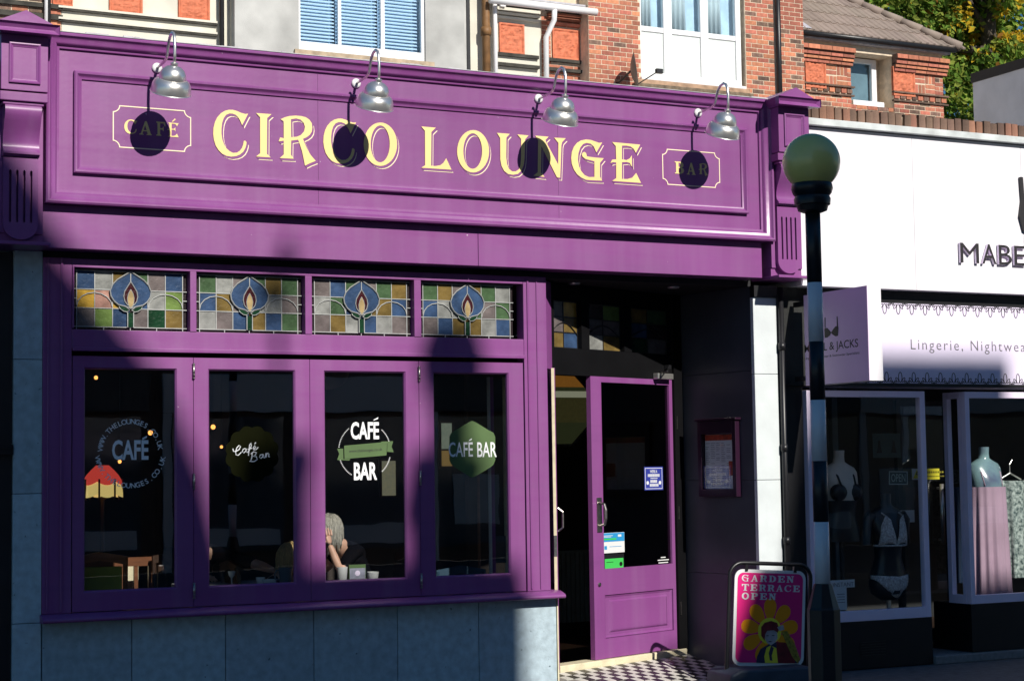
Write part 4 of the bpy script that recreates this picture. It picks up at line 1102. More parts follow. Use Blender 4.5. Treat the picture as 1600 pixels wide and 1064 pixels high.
for s in (-1, 1):
    pts = [(s*.005,.125),(s*.15,.105),(s*.165,.19),(s*.125,.27),(s*.105,.37),(s*.085,.37),(s*.07,.28),(s*.005,.16)]
    vs = []; fs = []; N = 8
    # lace cup draped over the chest
    for i in range(N+1):
        t_ = i/N
        for j in range(N+1):
            u_ = j/N
            lo = Vector((s*.004 + s*.155*u_, 0, .118 - .012*u_ + .02*math.sin(math.pi*u_)))
            hi = Vector((s*(.004 + .085*u_**.9) if u_ < .62 else s*(.095 + .04*(u_-.62)/.38), 0, .15 + .23*min(1, u_/.62) if u_ < .62 else .38 - .10*(u_-.62)/.38))
            p_ = lo.lerp(hi, t_)
            rxz = .165; y_ = -.125*math.sqrt(max(.02, 1 - (p_.x/.19)**2)) - .030*math.exp(-((p_.x - s*.075)**2 + (p_.z-.19)**2)/.005) - .006
            vs.append((p_.x, y_, p_.z))
    for i in range(N):
        for j in range(N): fs.append((i*(N+1)+j, i*(N+1)+j+1, (i+1)*(N+1)+j+1, (i+1)*(N+1)+j))
    c.add(vs, fs)
c.tube([(-.165*math.cos(a), -.02-.117*math.sin(a)*1.02, .112) for a in [math.pi*i/12 for i in range(13)]], .009, 6)
for s in (-1,1): c.tube([(s*.092,-.095,.375),(s*.095,-.03,.405),(s*.095,.05,.38)], .006, 6)
o = c.build('bra', M['lace_w'], f2, smooth=True); o.modifiers.new('s','SOLIDIFY').thickness = .003
br_ = MB(); vs = []; fs = []; N = 20
for i in range(N+1):
    a = math.pi*i/N
    for j in range(5):
        t_ = j/4; top = -.155 + .012*abs(math.cos(a)); bot = -.175 - .165*max(0, math.sin(a))**3
        z = top + (bot-top)*t_
        k_ = 1 if z > -.24 else max(.55, 1 - (-.24 - z)*3.2)
        vs.append((.193*math.cos(a)*k_, .0 - .142*math.sin(a)*(.96 if z > -.28 else .80), z))
for i in range(N):
    for j in range(4): fs.append((i*5+j, i*5+j+1, (i+1)*5+j+1, (i+1)*5+j))
br_.add(vs, fs); o = br_.build('briefs', M['lace_w'], f2, smooth=True); o.modifiers.new('s','SOLIDIFY').thickness = .003
MB().lathe([(.14,-.56),(.14,-.545),(.02,-.53),(.02,-.34)], (0,0,0), 16).build('stand', M['alu'], f2)
f3 = thing('mannequin_bust', 'shiny iridescent mannequin in a long mauve nightdress', 'mannequin', (8.55,.40,1.10))
auto_smooth(torso(TP[3:]).build('torso', M['mq_silver'], f3), 70)
M['mauve'] = mat('mauve_satin', (.40,.27,.35), .45, .1, 4)
def gown(z0, z1, rx0, rx1, folds, seed, n=72):
    rs = random.Random(seed); b = MB(); vs = []; fs = []; ph = [rs.uniform(0,6.28) for _ in range(3)]; K_ = 14
    for k in range(K_+1):
        t_ = k/K_; z = z1 + (z0-z1)*t_; rx = rx1 + (rx0-rx1)*t_
        for i in range(n):
            a = 2*math.pi*i/n
            f_ = 1 + (.03 + .10*t_)*math.sin(folds*a + ph[0]) + .04*t_*math.sin(folds*.5*a + ph[1])
            vs.append((rx*math.cos(a)*f_, -.015 + rx*.72*math.sin(a)*f_, z))
    for k in range(K_):
        for i in range(n):
            j = (i+1) % n; fs.append((k*n+i, k*n+j, (k+1)*n+j, (k+1)*n+i))
    return b.add(vs, fs)
gd = gown(-.78, .20, .205, .188, 15, 3); gd.tube([(-.10,-.115,.21),(-.11,-.08,.33),(-.10,.0,.39)], .006, 6); gd.tube([(.10,-.115,.21),(.11,-.08,.33),(.10,.0,.39)], .006, 6)
gd.build('nightdress', M['mauve'], f3, smooth=True)
M['kimono'] = mat('speckled_green_robe', (.45,.52,.48), .7, .9, 34, col2=(.02,.05,.05), detail=2)
f4 = thing('hanging_robe', 'green and white speckled robe hung beside the mauve nightdress', 'robe', (8.90,.46,1.02))
rb4 = gown(-.55, .33, .11, .15, 9, 8); rb4.tube([(-.12,0,.32),(-.17,-.02,.18),(-.18,-.03,-.02)], [.07,.075,.085], 12); rb4.tube([(.12,0,.32),(.18,-.02,.18),(.20,-.03,-.02)], [.07,.075,.085], 12)
rb4.build('robe', M['kimono'], f4, smooth=True)
hk = MB().tube([(-.13,0,.34),(0,0,.40),(.13,0,.34)], .008, 6); hk.tube([(0,0,.40),(0,0,.48),(.03,0,.52)], .005, 6); hk.build('hanger', M['alu'], f4)
f5 = thing('mannequin_bust', 'pale mannequin at the edge of the view in a blue and white slip', 'mannequin', (9.22,.36,1.02))
auto_smooth(torso(TP[2:]).build('torso', mat('pale_mannequin', (.62,.60,.56), .5), f5), 70)
gown(-.60,.22,.19,.168,11,5).build('slip', mat('pale_blue_slip', (.42,.50,.52), .5, .4, 12, col2=(.15,.25,.33)), f5, smooth=True)
rk = thing('navy_gown', 'navy nightgown hanging at the back of the doorway window', 'gown', (8.30,.45,1.0))
gown(-.55,.30,.12,.10,9,6).build('gown_body', mat('navy_satin', (.012,.03,.07), .45), rk, smooth=True)
# cards and notices
def card(name, label, cat, px0, px1, py0, py1, Y, m, words=(), inkm=None, rot=0):
    c_ = P((px0+px1)/2, (py0+py1)/2, Y); w_ = XX(px1,(py0+py1)/2,Y) - XX(px0,(py0+py1)/2,Y); h_ = ZZ((px0+px1)/2,py0,Y) - ZZ((px0+px1)/2,py1,Y)
    t = thing(name, label, cat, c_)
    t.rotation_euler = (0, R_(rot), 0)
    MB().box(-w_/2, w_/2, 0, .004, -h_/2, h_/2).build('card', m, t)
    for body, x0, x1, z0, z1, bo in words:
        q = MB(); text_into(q, body, x0*w_, x1*w_, z0*h_, z1*h_, -.0015, bo); q.build('lettering', inkm or M['ink'], t)
    return t, w_, h_
t, w_, h_ = card('open_sign', 'small dark green OPEN sign in the lingerie shop', 'sign', 1389, 1418, 736, 757, .6, mat('dark_green_card', (.012,.035,.03), .5), [('OPEN',-.38,.38,-.28,.30,.0)], mat('pale_green_print', (.30,.42,.36), .5), 1)
f_ = MB(); f_.frame(-w_/2, w_/2, -h_/2, h_/2, 0, [(0,-.004),(0,.003),(.008,.003),(.008,0)]); f_.build('card_border', mat('pale_border', (.35,.42,.38), .5), t)
t, w_, h_ = card('warning_sign', 'yellow electricity warning sign on the shop door glass', 'sign', 1425, 1468, 732, 749, .84, M['yellow'], [])
MB().box(-w_/2, -w_*.14, -.002, -.0005, -h_/2, h_/2).build('white_ground', M['paper'], t)
MB().prism([(-w_*.47,-h_*.38),(-w_*.19,-h_*.38),(-w_*.33,h_*.42)], -.004, -.0025).build('triangle', M['yellow'], t)
MB().prism([(-w_*.36,-h_*.25),(-w_*.30,h_*.02),(-w_*.34,h_*.02),(-w_*.29,h_*.25),(-w_*.33,h_*.25),(-w_*.38,-h_*.04),(-w_*.33,-h_*.04)], -.0055, -.0045).build('lightning_bolt', M['ink'], t)
q = MB()
for i in range(9): q.box(-w_*.06+i*.026, -w_*.06+i*.026+.018, -.002, -.0005, h_*.08, h_*.26)
for i in range(14): q.box(-w_*.06+i*.017, -w_*.06+i*.017+.011, -.002, -.0005, -h_*.26, -h_*.16)
q.build('small_print', mat('dark_yellow_print', (.25,.22,.02), .5), t)
t, w_, h_ = card('notice_card', 'white notice with italic heading at the foot of the lingerie window', 'notice', 1296, 1323, 906, 953, .14, M['paper'], [])
q = MB(); MB().box(-.04, w_/2+.09, 0.0045, .008, h_*.24, h_/2).build('heading_strip', M['paper'], t)
text_into(q, 'INSTANT', -.05, w_/2+.075, h_*.28, h_*.42, -.0015, -.004); [q.box(-.01, w_*.38, -.002, -.001, h_*(.02-.09*i), h_*(.04-.09*i)) for i in range(4)]; q.build('lettering', M['greytext'], t)
t, w_, h_ = card('poster_card', 'dim green poster with two dark dress silhouettes', 'poster', 1364, 1407, 677, 715, .8, mat('dim_green_card', (.05,.09,.09), .5), [])
for dx in (-.27, .25): MB().prism([(dx*w_-.03,-h_*.3),(dx*w_+.03,-h_*.3),(dx*w_+.012,h_*.02),(dx*w_+.01,h_*.2),(dx*w_-.01,h_*.2),(dx*w_-.012,h_*.02)], -.003, -.001).build('dress_print', M['ink'], t)
card('price_card', 'pale ticket behind the black mannequin', 'card', 1396, 1429, 797, 816, .75, M['paper'], [])

# dark shop on the other side
dk = thing('black_shopfront', 'black painted neighbouring shopfront at the left edge', 'shopfront')
MB().box(-6, -.198, .03, .5, -.2, 3.03).build('wall', M['black'], dk)
q = MB(); q.box(-6, -.198, -.02, .029, 1.66, 1.70); q.box(-6,-.198,-.03,.029,1.70,1.725); q.build('moulding', M['blackgloss'], dk)
MB().box(-6, -.36, -.1, .5, 3.031, 4.3).build('fascia', M['black'], dk)
# ================================================================ terrace standing behind the single-storey shops
SB = MB().box(-.5, .5, -.005, .03, 0, .062)
BR = SB.mesh('brick', M['brick']); BRP = MB().box(-.5, .5, -.005, .03, 0, .062).mesh('brick', M['brickpale'])
BRD = MB().box(-.5, .5, -.005, .03, 0, .062).mesh('brick', M['brickdark'])
CNT = {}
def bricks(par, x0, x1, Y, z0, z1, pale=.2, dark=.08, skip=(), off=0):
    z = math.floor(z0/.075)*.075; k = 0
    over = MB()
    while z < z1 - .03:
        k = int(round(z/.075)); x = x0 - (.1125 if (k+off) % 2 else 0.0)
        while x < x1 - .02:
            a, b = max(x, x0), min(x + .211, x1)
            x += .225
            if b - a < .03: continue
            for sx0, sx1, sz0, sz1 in skip:
                if z + .062 > sz0 and z < sz1 and a < sx1 and b > sx0:
                    if a < sx0: b = sx0
                    elif b > sx1: a = sx1
                    else: b = a
            if b - a < .03: continue
            n_ = CNT.get(par.name, 0)
            if n_ >= 299:
                over.box(a, b, Y-.005, Y+.03, z+.005, z+.067)
            else:
                CNT[par.name] = n_ + 1
                r_ = random.random(); me = BRP if r_ < pale else (BRD if r_ < pale + dark else BR)
                piece('brick', me, par, ((a+b)/2, Y + random.uniform(-.002,.002), z + .005), (b-a, 1, 1))
        z += .075
    if over.v: over.build('more_bricks', M['brick'], par, kind='stuff')
def pbox(px0, px1, py0, py1, Y, d0=.0, d1=.1):
    pm = (px0+px1)/2; qm = (py0+py1)/2
    return (XX(px0,qm,Y), XX(px1,qm,Y), Y-d0, Y+d1, ZZ(pm,py1,Y), ZZ(pm,py0,Y))
def cpanel(par, px0, px1, py0, py1, Y):
    x0, x1, _, _, z0, z1 = pbox(px0,px1,py0,py1,Y)
    n = 22; vs = []; fs = []; rs = random.Random(int(px0))
    cx, cz = (x0+x1)/2, (z0+z1)/2; hw, hh = (x1-x0)/2, (z1-z0)/2
    bl = [(rs.uniform(-.75,.75), rs.uniform(-.75,.75), rs.uniform(.10,.22), rs.uniform(.35,1)) for _ in range(26)]
    for i in range(n+1):
        for j in range(n+1):
            u = -1 + 2*i/n; v = -1 + 2*j/n; h = 0
            for bu, bv, br, bh in bl:
                for su in (1, -1):
                    d = ((u - su*abs(bu))**2 + (v - bv)**2)/(br*br)
                    h = max(h, bh*math.exp(-d*1.3))
            if max(abs(u), abs(v)) > .88: h = .75
            vs.append((cx + u*hw, Y - .012 - .030*h, cz + v*hh))
    for i in range(n):
        for j in range(n): fs.append((i*(n+1)+j, (i+1)*(n+1)+j, (i+1)*(n+1)+j+1, i*(n+1)+j+1))
    b = MB().add(vs, fs); b.box(x0, x1, Y-.011, Y+.02, z0, z1)
    b.build('carved_panel', M['terracotta'], par, smooth=False)
def strip(par, name, px0, px1, py, h, Y, proj, m, zoff=0):
    # horizontal course: level with pixel py at px0..px1 middle
    pm = (px0+px1)/2; z = ZZ(pm, py, Y)
    return MB().box(XX(px0,py,Y), XX(px1,py,Y), Y-proj, Y+.05, z-h/2, z+h/2).build(name, m, par)
T0 = 12.0
# brick house at the far left
ha = thing('brick_house', 'red brick house end behind the left console with a white pipe', 'house')
xa0, xa1 = XX(-140,20,T0), XX(96,20,T0)
MB().box(xa0, xa1, T0, T0+6, 0, 11).build('wall', M['mortar'], ha)
bricks(ha, XX(-8,20,T0), xa1-.01, T0, 7.25, 8.9, .25, .35)
strip(ha, 'string_course', -60, 97, 22, .07, T0, .05, M['dirtshade']); strip(ha, 'string_course', -60, 97, 5, .06, T0, .05, M['dirtshade'])
MB().tube([(XX(70,10,T0),T0-.09,7.2),(XX(70,10,T0),T0-.09,10)], .028, 10).build('white_pipe', M['upvc'], ha, smooth=True)
MB().tube([(XX(74,10,T0),T0-.09,7.2),(XX(74,10,T0),T0-.09,10)], .028, 10).build('pipe_shadow', M['black'], ha, smooth=True)  # black tube standing in for the shadow of the white pipe
# rendered house
hb = thing('rendered_house', 'grey and cream rendered terrace house with a three light window and blinds', 'house')
xb0, xb1, xb2, xb3 = XX(96,20,T0), XX(358,60,T0), XX(726,80,T0), XX(845,60,T0)
MB().box(xb0+.005, xb1, T0, T0+6, 0, 11).build('cream_wall', M['renderc'], hb)
MB().box(xb2, xb3, T0, T0+6, 0, 11).build('cream_wall', M['renderc'], hb)
wx0, wx1 = XX(467,40,T0-.25), XX(665,60,T0-.25); wz0 = ZZ(566,88,T0-.25); wz1 = wz0 + 1.55
YW = T0 - .25
bw_ = MB(); bw_.box(xb1+.002, wx0, YW, T0+6, 0, 11); bw_.box(wx1, xb2-.12, YW, T0+6, 0, 11); bw_.box(wx0, wx1, YW, T0+6, 0, wz0); bw_.box(wx0, wx1, YW, T0+6, wz1, 11)
bw_.build('bay_wall', M['render'], hb)
MB().box(xb2-.119, xb2-.03, YW+.12, T0+6, 0, 11).build('bay_return', M['render'], hb)
for px0, px1, py1 in ((170,222,24),(278,327,34),(82,113,11)):
    cpanel(hb, px0, px1, py1-46, py1, T0)
for py in (27.5, 45):
    strip(hb, 'string_course', 90, 338, py, .032, T0, .05, M['dirtshade'])
    strip(hb, 'string_cap', 90, 338, py-3.2, .03, T0, .06, M['renderc'])
dp = MB().tube([(XX(343,30,T0),T0-.10,7.0),(XX(343,30,T0),T0-.10,10)], .036, 10)
for z in (8.35,): dp.tube([(XX(343,30,T0),T0-.10,z),(XX(343,30,T0),T0-.10,z+.10)], .05, 10)
dp.build('black_downpipe', M['black'], hb, smooth=True)
# three-light window
wf = MB(); fx = [wx0, XX(471,30,YW), XX(530,35,YW), XX(535,35,YW), XX(597,45,YW), XX(603,45,YW), XX(660,50,YW), wx1]
zb_ = ZZ(566,73,YW)
wf.box(fx[0], fx[1], YW+.04, YW+.10, wz0, wz1); wf.box(fx[2], fx[3], YW+.04, YW+.10, wz0, wz1); wf.box(fx[4], fx[5], YW+.04, YW+.10, wz0, wz1); wf.box(fx[6], fx[7], YW+.04, YW+.10, wz0, wz1)
for a, b in ((1,2),(3,4),(5,6)): wf.box(fx[a], fx[b], YW+.04, YW+.10, wz0, zb_); wf.box(fx[a], fx[b], YW+.04, YW+.10, wz1-.14, wz1)
wo_ = wf.build('window', M['upvc'], hb, bevel=.006)
M['blind'] = mat('sky_tinted_blind', (.74,.81,.87), .5, .05, 5)  # slats tinted with the bright sky reflected in the panes
for a, b in ((1,2),(3,4),(5,6)):
    MB().box(fx[a], fx[b], YW+.065, YW+.071, zb_, wz1-.14).build('pane', M['glass_up'], wo_)
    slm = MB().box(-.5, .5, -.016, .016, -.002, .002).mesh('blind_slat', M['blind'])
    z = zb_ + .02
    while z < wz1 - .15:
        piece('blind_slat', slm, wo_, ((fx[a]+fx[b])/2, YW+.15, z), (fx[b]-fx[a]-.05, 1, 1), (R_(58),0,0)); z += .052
    MB().box(fx[a]-.05, fx[b]+.05, YW+.30, YW+.32, zb_-.1, wz1).build('room_backing', mat('sky_tinted_backing', (.48,.60,.72), .8), wo_)  # backing coloured like the sky that the panes reflect
MB().box(XX(458,60,YW-.1), XX(682,90,YW-.1), YW-.10, YW+.10, wz0-.20, wz0-.10).build('window_sill', mat('weathered_sill', (.22,.19,.15), .9, .35, 8, .3, 40), hb, bevel=.015)
MB().box(XX(461,60,YW-.05), XX(679,90,YW-.05), YW-.05, YW+.10, wz0-.099, wz0-.002).build('sill_course', mat('buff_sill', (.42,.33,.23), .9, .25, 8), hb)
# pipes at the party wall
bp_ = MB().tube([(XX(753,40,T0),T0-.14,6.8),(XX(753,40,T0),T0-.14,10)], .062, 12); zc_ = ZZ(753,53,T0); bp_.tube([(XX(753,40,T0),T0-.14,zc_-.06),(XX(753,40,T0),T0-.14,zc_+.06)], .082, 12)
bp_.build('brown_soil_pipe', M['pipebrown'], hb, smooth=True)
MB().tube([(XX(768,40,T0),T0-.12,6.8),(XX(768,40,T0),T0-.12,10)], .036, 12).build('white_pipe', M['upvc'], hb, smooth=True)
MB().box(XX(724,60,T0), XX(729,60,T0), T0-.13, T0-.01, 6.5, 10).build('joint_strip', M['black'], hb)  # black strip in place of the dark recessed joint
cpanel(hb, 779, 818, 38, 85, T0)
for py, h_, pr in ((88,.05,.05),(104,.05,.07),(19,.05,.10),(25,.04,.08),(31,.04,.06)):
    strip(hb, 'string_course', 773, 840, py, h_, T0, pr, M['dirtshade'] if py > 80 else M['renderc'])
MB().box(XX(773,60,T0), XX(840,60,T0), T0-.12, T0+.05, ZZ(806,14,T0), ZZ(806,4,T0)).build('soffit_board', M['black'], hb)
gt = MB().tube([(XX(765,0,T0-.3),T0-.30,ZZ(850,10,T0-.3)),(XX(932,10,T0-.3),T0-.30,ZZ(850,10,T0-.3))], .055, 10)
gt.build('gutter', M['upvc'], hb, smooth=True)
MB().box(XX(765,0,T0-.2), XX(925,0,T0-.2), T0-.24, T0+1, ZZ(850,5,T0-.2), ZZ(850,2,T0-.2)).build('roof_edge', M['leadroof'], hb)
xp = XX(848,80,T0); zt_ = ZZ(848,14,T0-.2)
dq = MB().tube([(xp+.06,T0-.3,zt_),(xp+.06,T0-.28,zt_-.18),(xp,T0-.12,zt_-.42),(xp,T0-.10,6.8)], .042, 12); dq.build('white_downpipe', M['upvc'], hb, smooth=True)
MB().box(XX(776,10,T0), XX(784,10,T0), T0-.14, T0-.02, ZZ(780,14,T0), ZZ(780,5,T0)).build('junction_box', M['upvc'], hb)
# brick house
hc = thing('brick_house', 'red brick terrace house with white sash window and tiled lean-to wing', 'house')
xc0, xc1 = xb3+.005, XX(917,80,T0)
MB().box(xc0, xc1, T0, T0+6, 0, 11).build('wall', M['mortar'], hc)
YC = T0 - .30
xd0, xd1 = XX(920,80,YC), XX(1256,80,YC)
wc0, wc1 = XX(1001,80,YC), XX(1161,90,YC); wzc = ZZ(1080,128,YC); wzt = wzc + 1.9
wl = MB(); wl.box(xd0, wc0, YC, T0+6, 0, 11); wl.box(wc1+.05, xd1, YC, T0+6, 0, 11); wl.box(wc0, wc1+.05, YC, T0+6, 0, wzc); wl.box(wc0, wc1+.05, YC, T0+6, wzt, 11)
wl.build('bay_wall', M['mortar'], hc)
zl, zh = 7.1, 9.35
bricks(hc, xd0+.004, wc0-.004, YC, zl, zh, .18, .04)
gx0, gx1 = XX(1209,60,YC), XX(1217,60,YC)
bricks(hc, wc1+.06, gx0, YC, zl, zh, .3, .12)
bricks(hc, gx1, xd1-.004, YC, zl, zh, .25, .16, off=1)
bricks(hc, xc0+.01, xc1-.006, T0, zl+.2, 8.55, .5, .15, skip=[(XX(862,70,T0)-.02, XX(904,70,T0)+.02, ZZ(883,95,T0)-.02, ZZ(883,47,T0)+.02)])
MB().tube([((gx0+gx1)/2, YC-.06, 6.5), ((gx0+gx1)/2, YC-.06, 10)], .045, 10).build('black_downpipe', M['black'], hc, smooth=True)
cpanel(hc, 862, 904, 47, 95, T0)
for py, h_, pr, mm in ((97,.05,.06,'dirtshade'),(112,.05,.08,'dirtshade'),(40,.04,.05,'brickpale'),(33,.04,.07,'brick'),(27,.035,.09,'brickpale')):
    strip(hc, 'string_course', 854, 916, py, h_, T0, pr, M[mm])
MB().box(XX(852,20,T0), XX(918,20,T0), T0-.2, T0+.05, ZZ(884,21,T0), ZZ(884,14,T0)).build('soffit_board', M['black'], hc)
# sash window
pf = [wc0, XX(1005,60,YC), XX(1040,60,YC), XX(1053,60,YC), XX(1098,70,YC), XX(1110,70,YC), XX(1153,80,YC), wc1]
sw_ = MB(); Yw = YC+.05; z0_ = wzc; zr0 = ZZ(1080,118,YC); zm0 = ZZ(1075,55,YC); zm1 = ZZ(1075,47,YC)
for a, b in ((0,1),(2,3),(4,5),(6,7)): sw_.box(pf[a], pf[b], Yw, Yw+.08, z0_, wzt)
for a, b in ((1,2),(3,4),(5,6)):
    sw_.box(pf[a], pf[b], Yw, Yw+.08, z0_, zr0); sw_.box(pf[a], pf[b], Yw+.01, Yw+.07, zm0, zm1); sw_.box(pf[a], pf[b], Yw, Yw+.08, wzt-.08, wzt)
so_ = sw_.build('sash_window', M['upvc'], hc, bevel=.006)
M['curtain'] = mat('cream_curtain', (.78,.76,.68), .8, .06, 4); M['skytint'] = mat('sky_tinted_room', (.80,.87,.88), .7)  # room wall colour carries the sky reflection of the panes
M['obscure'] = mat('obscured_glass', (.70,.74,.71), .15, .04, 3, spec=.6)
for a, b in ((1,2),(3,4),(5,6)):
    MB().box(pf[a], pf[b], Yw+.03, Yw+.036, zm1, wzt-.08).build('pane', M['glass_up'], so_)
    MB().box(pf[a], pf[b], Yw+.03, Yw+.036, zr0, zm0).build('obscured_pane', M['obscure'], so_)
    c_ = MB(); n_ = 40; xa_, xb_ = pf[a]-.04, pf[a] + (pf[b]-pf[a])*.62
    vs = []
    for i in range(n_+1):
        t_ = i/n_; vs += [(xa_+(xb_-xa_)*t_, Yw+.10+.018*math.sin(t_*26), zm1-.1), (xa_+(xb_-xa_)*(t_*.93), Yw+.10+.018*math.sin(t_*26), wzt)]
    c_.add(vs, [(2*i, 2*i+2, 2*i+3, 2*i+1) for i in range(n_)]); oc = c_.build('curtain', M['curtain'], so_, smooth=True); oc.modifiers.new('s','SOLIDIFY').thickness = .006
MB().box(wc0, wc1, Yw+.16, Yw+.18, zm0-.1, wzt).build('room_wall', M['skytint'], so_)
MB().box(XX(992,120,YC-.1), XX(1178,140,YC-.1), YC-.10, YC+.05, wzc-.20, wzc-.12).build('window_sill', mat('mossy_sill', (.16,.12,.08), .9, .5, 10, .3, 40), hc, bevel=.012)
MB().box(XX(995,120,YC-.06), XX(1172,140,YC-.06), YC-.06, YC+.05, wzc-.119, wzc-.05).build('sill_course', mat('buff_brick_sill', (.40,.26,.17), .9, .3, 8), hc)
MB().box(wc0-.02, wc1+.02, YC-.05, YC+.05, wzc-.049, wzc-.002).build('sill_lip', M['upvc'], hc, bevel=.01)
# satellite dish
dc = P(985, 112, YC-.35)
sd_ = thing('satellite_dish', 'grey satellite dish fixed to the brick beside the sash window', 'satellite dish', dc)
SDIR = Vector((.86,-.50,.12)).to_track_quat('Z', 'Y').to_matrix()
pr = [(.005,.0),(.10,.012),(.20,.045),(.28,.085),(.283,.090),(.20,.052),(.10,.02),(.005,.008)]
auto_smooth(MB().lathe(pr, (0,0,0), 28, SDIR).build('reflector', mat('grey_dish', (.16,.15,.14), .5), sd_), 60)
ar = MB(); tip = Vector((.36,-.20,-.02)); ar.tube([(0,0,-.27), tip], .010, 6); ar.box(tip.x-.02, tip.x+.09, tip.y-.03, tip.y+.03, tip.z-.02, tip.z+.05); ar.tube([(0,0,0),(-.05,.25,-.12),(-.05,.35,-.12)], .018, 8)
ar.build('feed_arm', M['black'], sd_)

# ---- tiled wing on the right of the brick house
YA = T0 + .05
hd_ = thing('brick_wing', 'small red brick wing with grey tiled hipped roof and white window', 'house')
xa0, xa1 = xd1+.01, XX(1473,130,YA)
z_e = ZZ(1365,70,YA)                      # eaves
wq0, wq1, wqz0, wqz1 = XX(1338,120,YA), XX(1386,130,YA), ZZ(1361,168,YA), ZZ(1361,85,YA)
wm = MB(); wm.box(xa0, wq0-.12, YA, YA+5, 0, z_e); wm.box(wq1+.14, xa1, YA, YA+5, 0, z_e); wm.box(wq0-.12, wq1+.14, YA+.02, YA+5, 0, wqz0); wm.box(wq0-.12, wq1+.14, YA, YA+5, wqz1, z_e)
wm.box(wq0-.12, wq1+.14, YA+.40, YA+5, wqz0, wqz1)
wm.build('wall', M['mortar'], hd_)
sk = []
for px0, px1, py0, py1 in ((1257,1289,92,138),(1394,1428,106,151)):
    cpanel(hd_, px0, px1, py0, py1, YA); q = pbox(px0,px1,py0,py1,YA); sk.append((q[0]-.02, q[1]+.462, q[4]-.02, q[5]+.02))
    # basket-weave brick beside each panel
    s_ = (q[5]-q[4])/2; bw2 = .225
    for ci in range(2):
        for ri in range(2):
            bx0 = q[1] + .015 + ci*bw2; bz0 = q[4] + ri*s_
            vert = (ci + ri) % 2 == 0
            for k in range(3):
                if vert: piece('brick', BR if random.random() < .6 else BRP, hd_, (bx0 + bw2*(k+.5)/3, YA, bz0+.01), (.062, 1, (s_-.02)/.065))
                else: piece('brick', BRP if random.random() < .6 else BR, hd_, (bx0 + bw2/2, YA, bz0 + s_*k/3 + .01), (bw2-.012, 1, (s_/3-.014)/.065))
bricks(hd_, xa0, wq0-.12, YA, 7.15, 8.4, .5, .2, skip=sk); bricks(hd_, wq1+.14, xa1, YA, 7.15, 8.4, .2, .4, skip=sk); bricks(hd_, wq0-.11, wq1+.13, YA+.015, 7.15, wqz0, .4, .2)
for (a, b) in ((xa0, wq0-.10), (wq1+.13, xa1+.06)):
    zt0 = ZZ(1365, 84, YA)
    for k, (dz, prj, mm) in enumerate(((0,.14,'brickpale'),(.085,.11,'brick'),(.145,.08,'brickpale'),(.205,.05,'brick'))):
        n_ = max(1, int((b-a)/.225))
        for i in range(n_):
            w__ = (b-a)/n_; piece('brick', BRP if mm == 'brickpale' else BR, hd_, (a + w__*(i+.5), YA-prj, zt0 - dz - .065), (w__-.008, 1, 1.15 if k == 0 else .78))
        MB().box(a, b, YA-prj+.012, YA+.02, zt0-dz-.07, zt0-dz+.012).build('corbel_course', M['brickdark'], hd_)
    for py, pj in ((141, .07), (154, .05)):
        z = ZZ(1365, py, YA); MB().box(a-.02, b+.03, YA-pj*.7, YA+.02, z-.014, z+.014).build('string_course', M['brickdark'], hd_)
    z = ZZ(1365, 147.5, YA); n_ = int((b-a)/.115)
    for i in range(n_): piece('brick', BRD if i % 2 else BRP, hd_, (a + (b-a)*(i+.5)/n_, YA-.02, z-.035), ((b-a)/n_-.02, 1, 1.1))
ww = MB(); ww.box(wq0, wq0+.07, YA+.28, YA+.36, wqz0, wqz1-.02); ww.box(wq1-.10, wq1, YA+.28, YA+.36, wqz0, wqz1-.02); ww.box(wq0+.07, wq1-.10, YA+.28, YA+.36, wqz0, wqz0+.16); ww.box(wq0+.07, wq1-.10, YA+.28, YA+.36, wqz1-.10, wqz1-.02)
w2 = ww.build('window', M['upvc'], hd_, bevel=.006)
MB().box(wq0+.07, wq1-.10, YA+.31, YA+.316, wqz0+.16, wqz1-.10).build('pane', M['glass_up'], w2)
MB().box(wq0+.05, wq1-.08, YA+.385, YA+.392, wqz0+.1, wqz1-.08).build('room_backing', mat('grey_green_room', (.22,.27,.26), .7), w2)
MB().box(wq0-.03, wq1-.02, YA+.06, YA+.30, wqz0, wqz0+.12).build('window_sill', M['upvc'], hd_, bevel=.01)
MB().box(xa0, xa1+.10, YA-.12, YA+.02, z_e-.05, z_e-.02).build('soffit_board', M['leadroof'], hd_)
gg = MB().tube([(xa0-.03,YA-.16,z_e+.02),(xa1+.18,YA-.16,z_e+.02)], .05, 10); gg.build('gutter', M['black'], hd_, smooth=True)
# roof: courses of double-roman tiles up to the hip
pit = R_(38); rl = .44; tw_ = .30
tv = []; tf_ = []; N = 16
for i in range(N+1):
    u = i/N; h = .022*max(0, math.sin(u*2*math.pi*2 - .6))**1.0 + .004
    tv += [(u*tw_, 0, h), (u*tw_, .50, h), (u*tw_, 0, h-.03)]
for i in range(N): tf_ += [(3*i, 3*i+3, 3*i+4, 3*i+1), (3*i+2, 3*i+5, 3*i+3, 3*i)]
TL = MB().add(tv, tf_).mesh('roof_tile', M['rooftile'], False)
rf = MB(); ZR = z_e + .05; YR = YA - .20; H = 9
dy, dz = math.cos(pit), math.sin(pit)
hipx = xa1 + .22
hx = lambda s_: hipx - s_*dy*1.03
rf.add([(xa0-.05,YR,ZR-.02),(hipx,YR,ZR-.02),(hx(4.2),YR+4.2*dy,ZR-.02+4.2*dz),(xa0-.05,YR+4.2*dy,ZR-.02+4.2*dz),(hipx,YR+8,ZR-.02)], [(0,1,2,3),(1,4,2)])
ro_ = rf.build('roof', M['rooftile'], hd_)
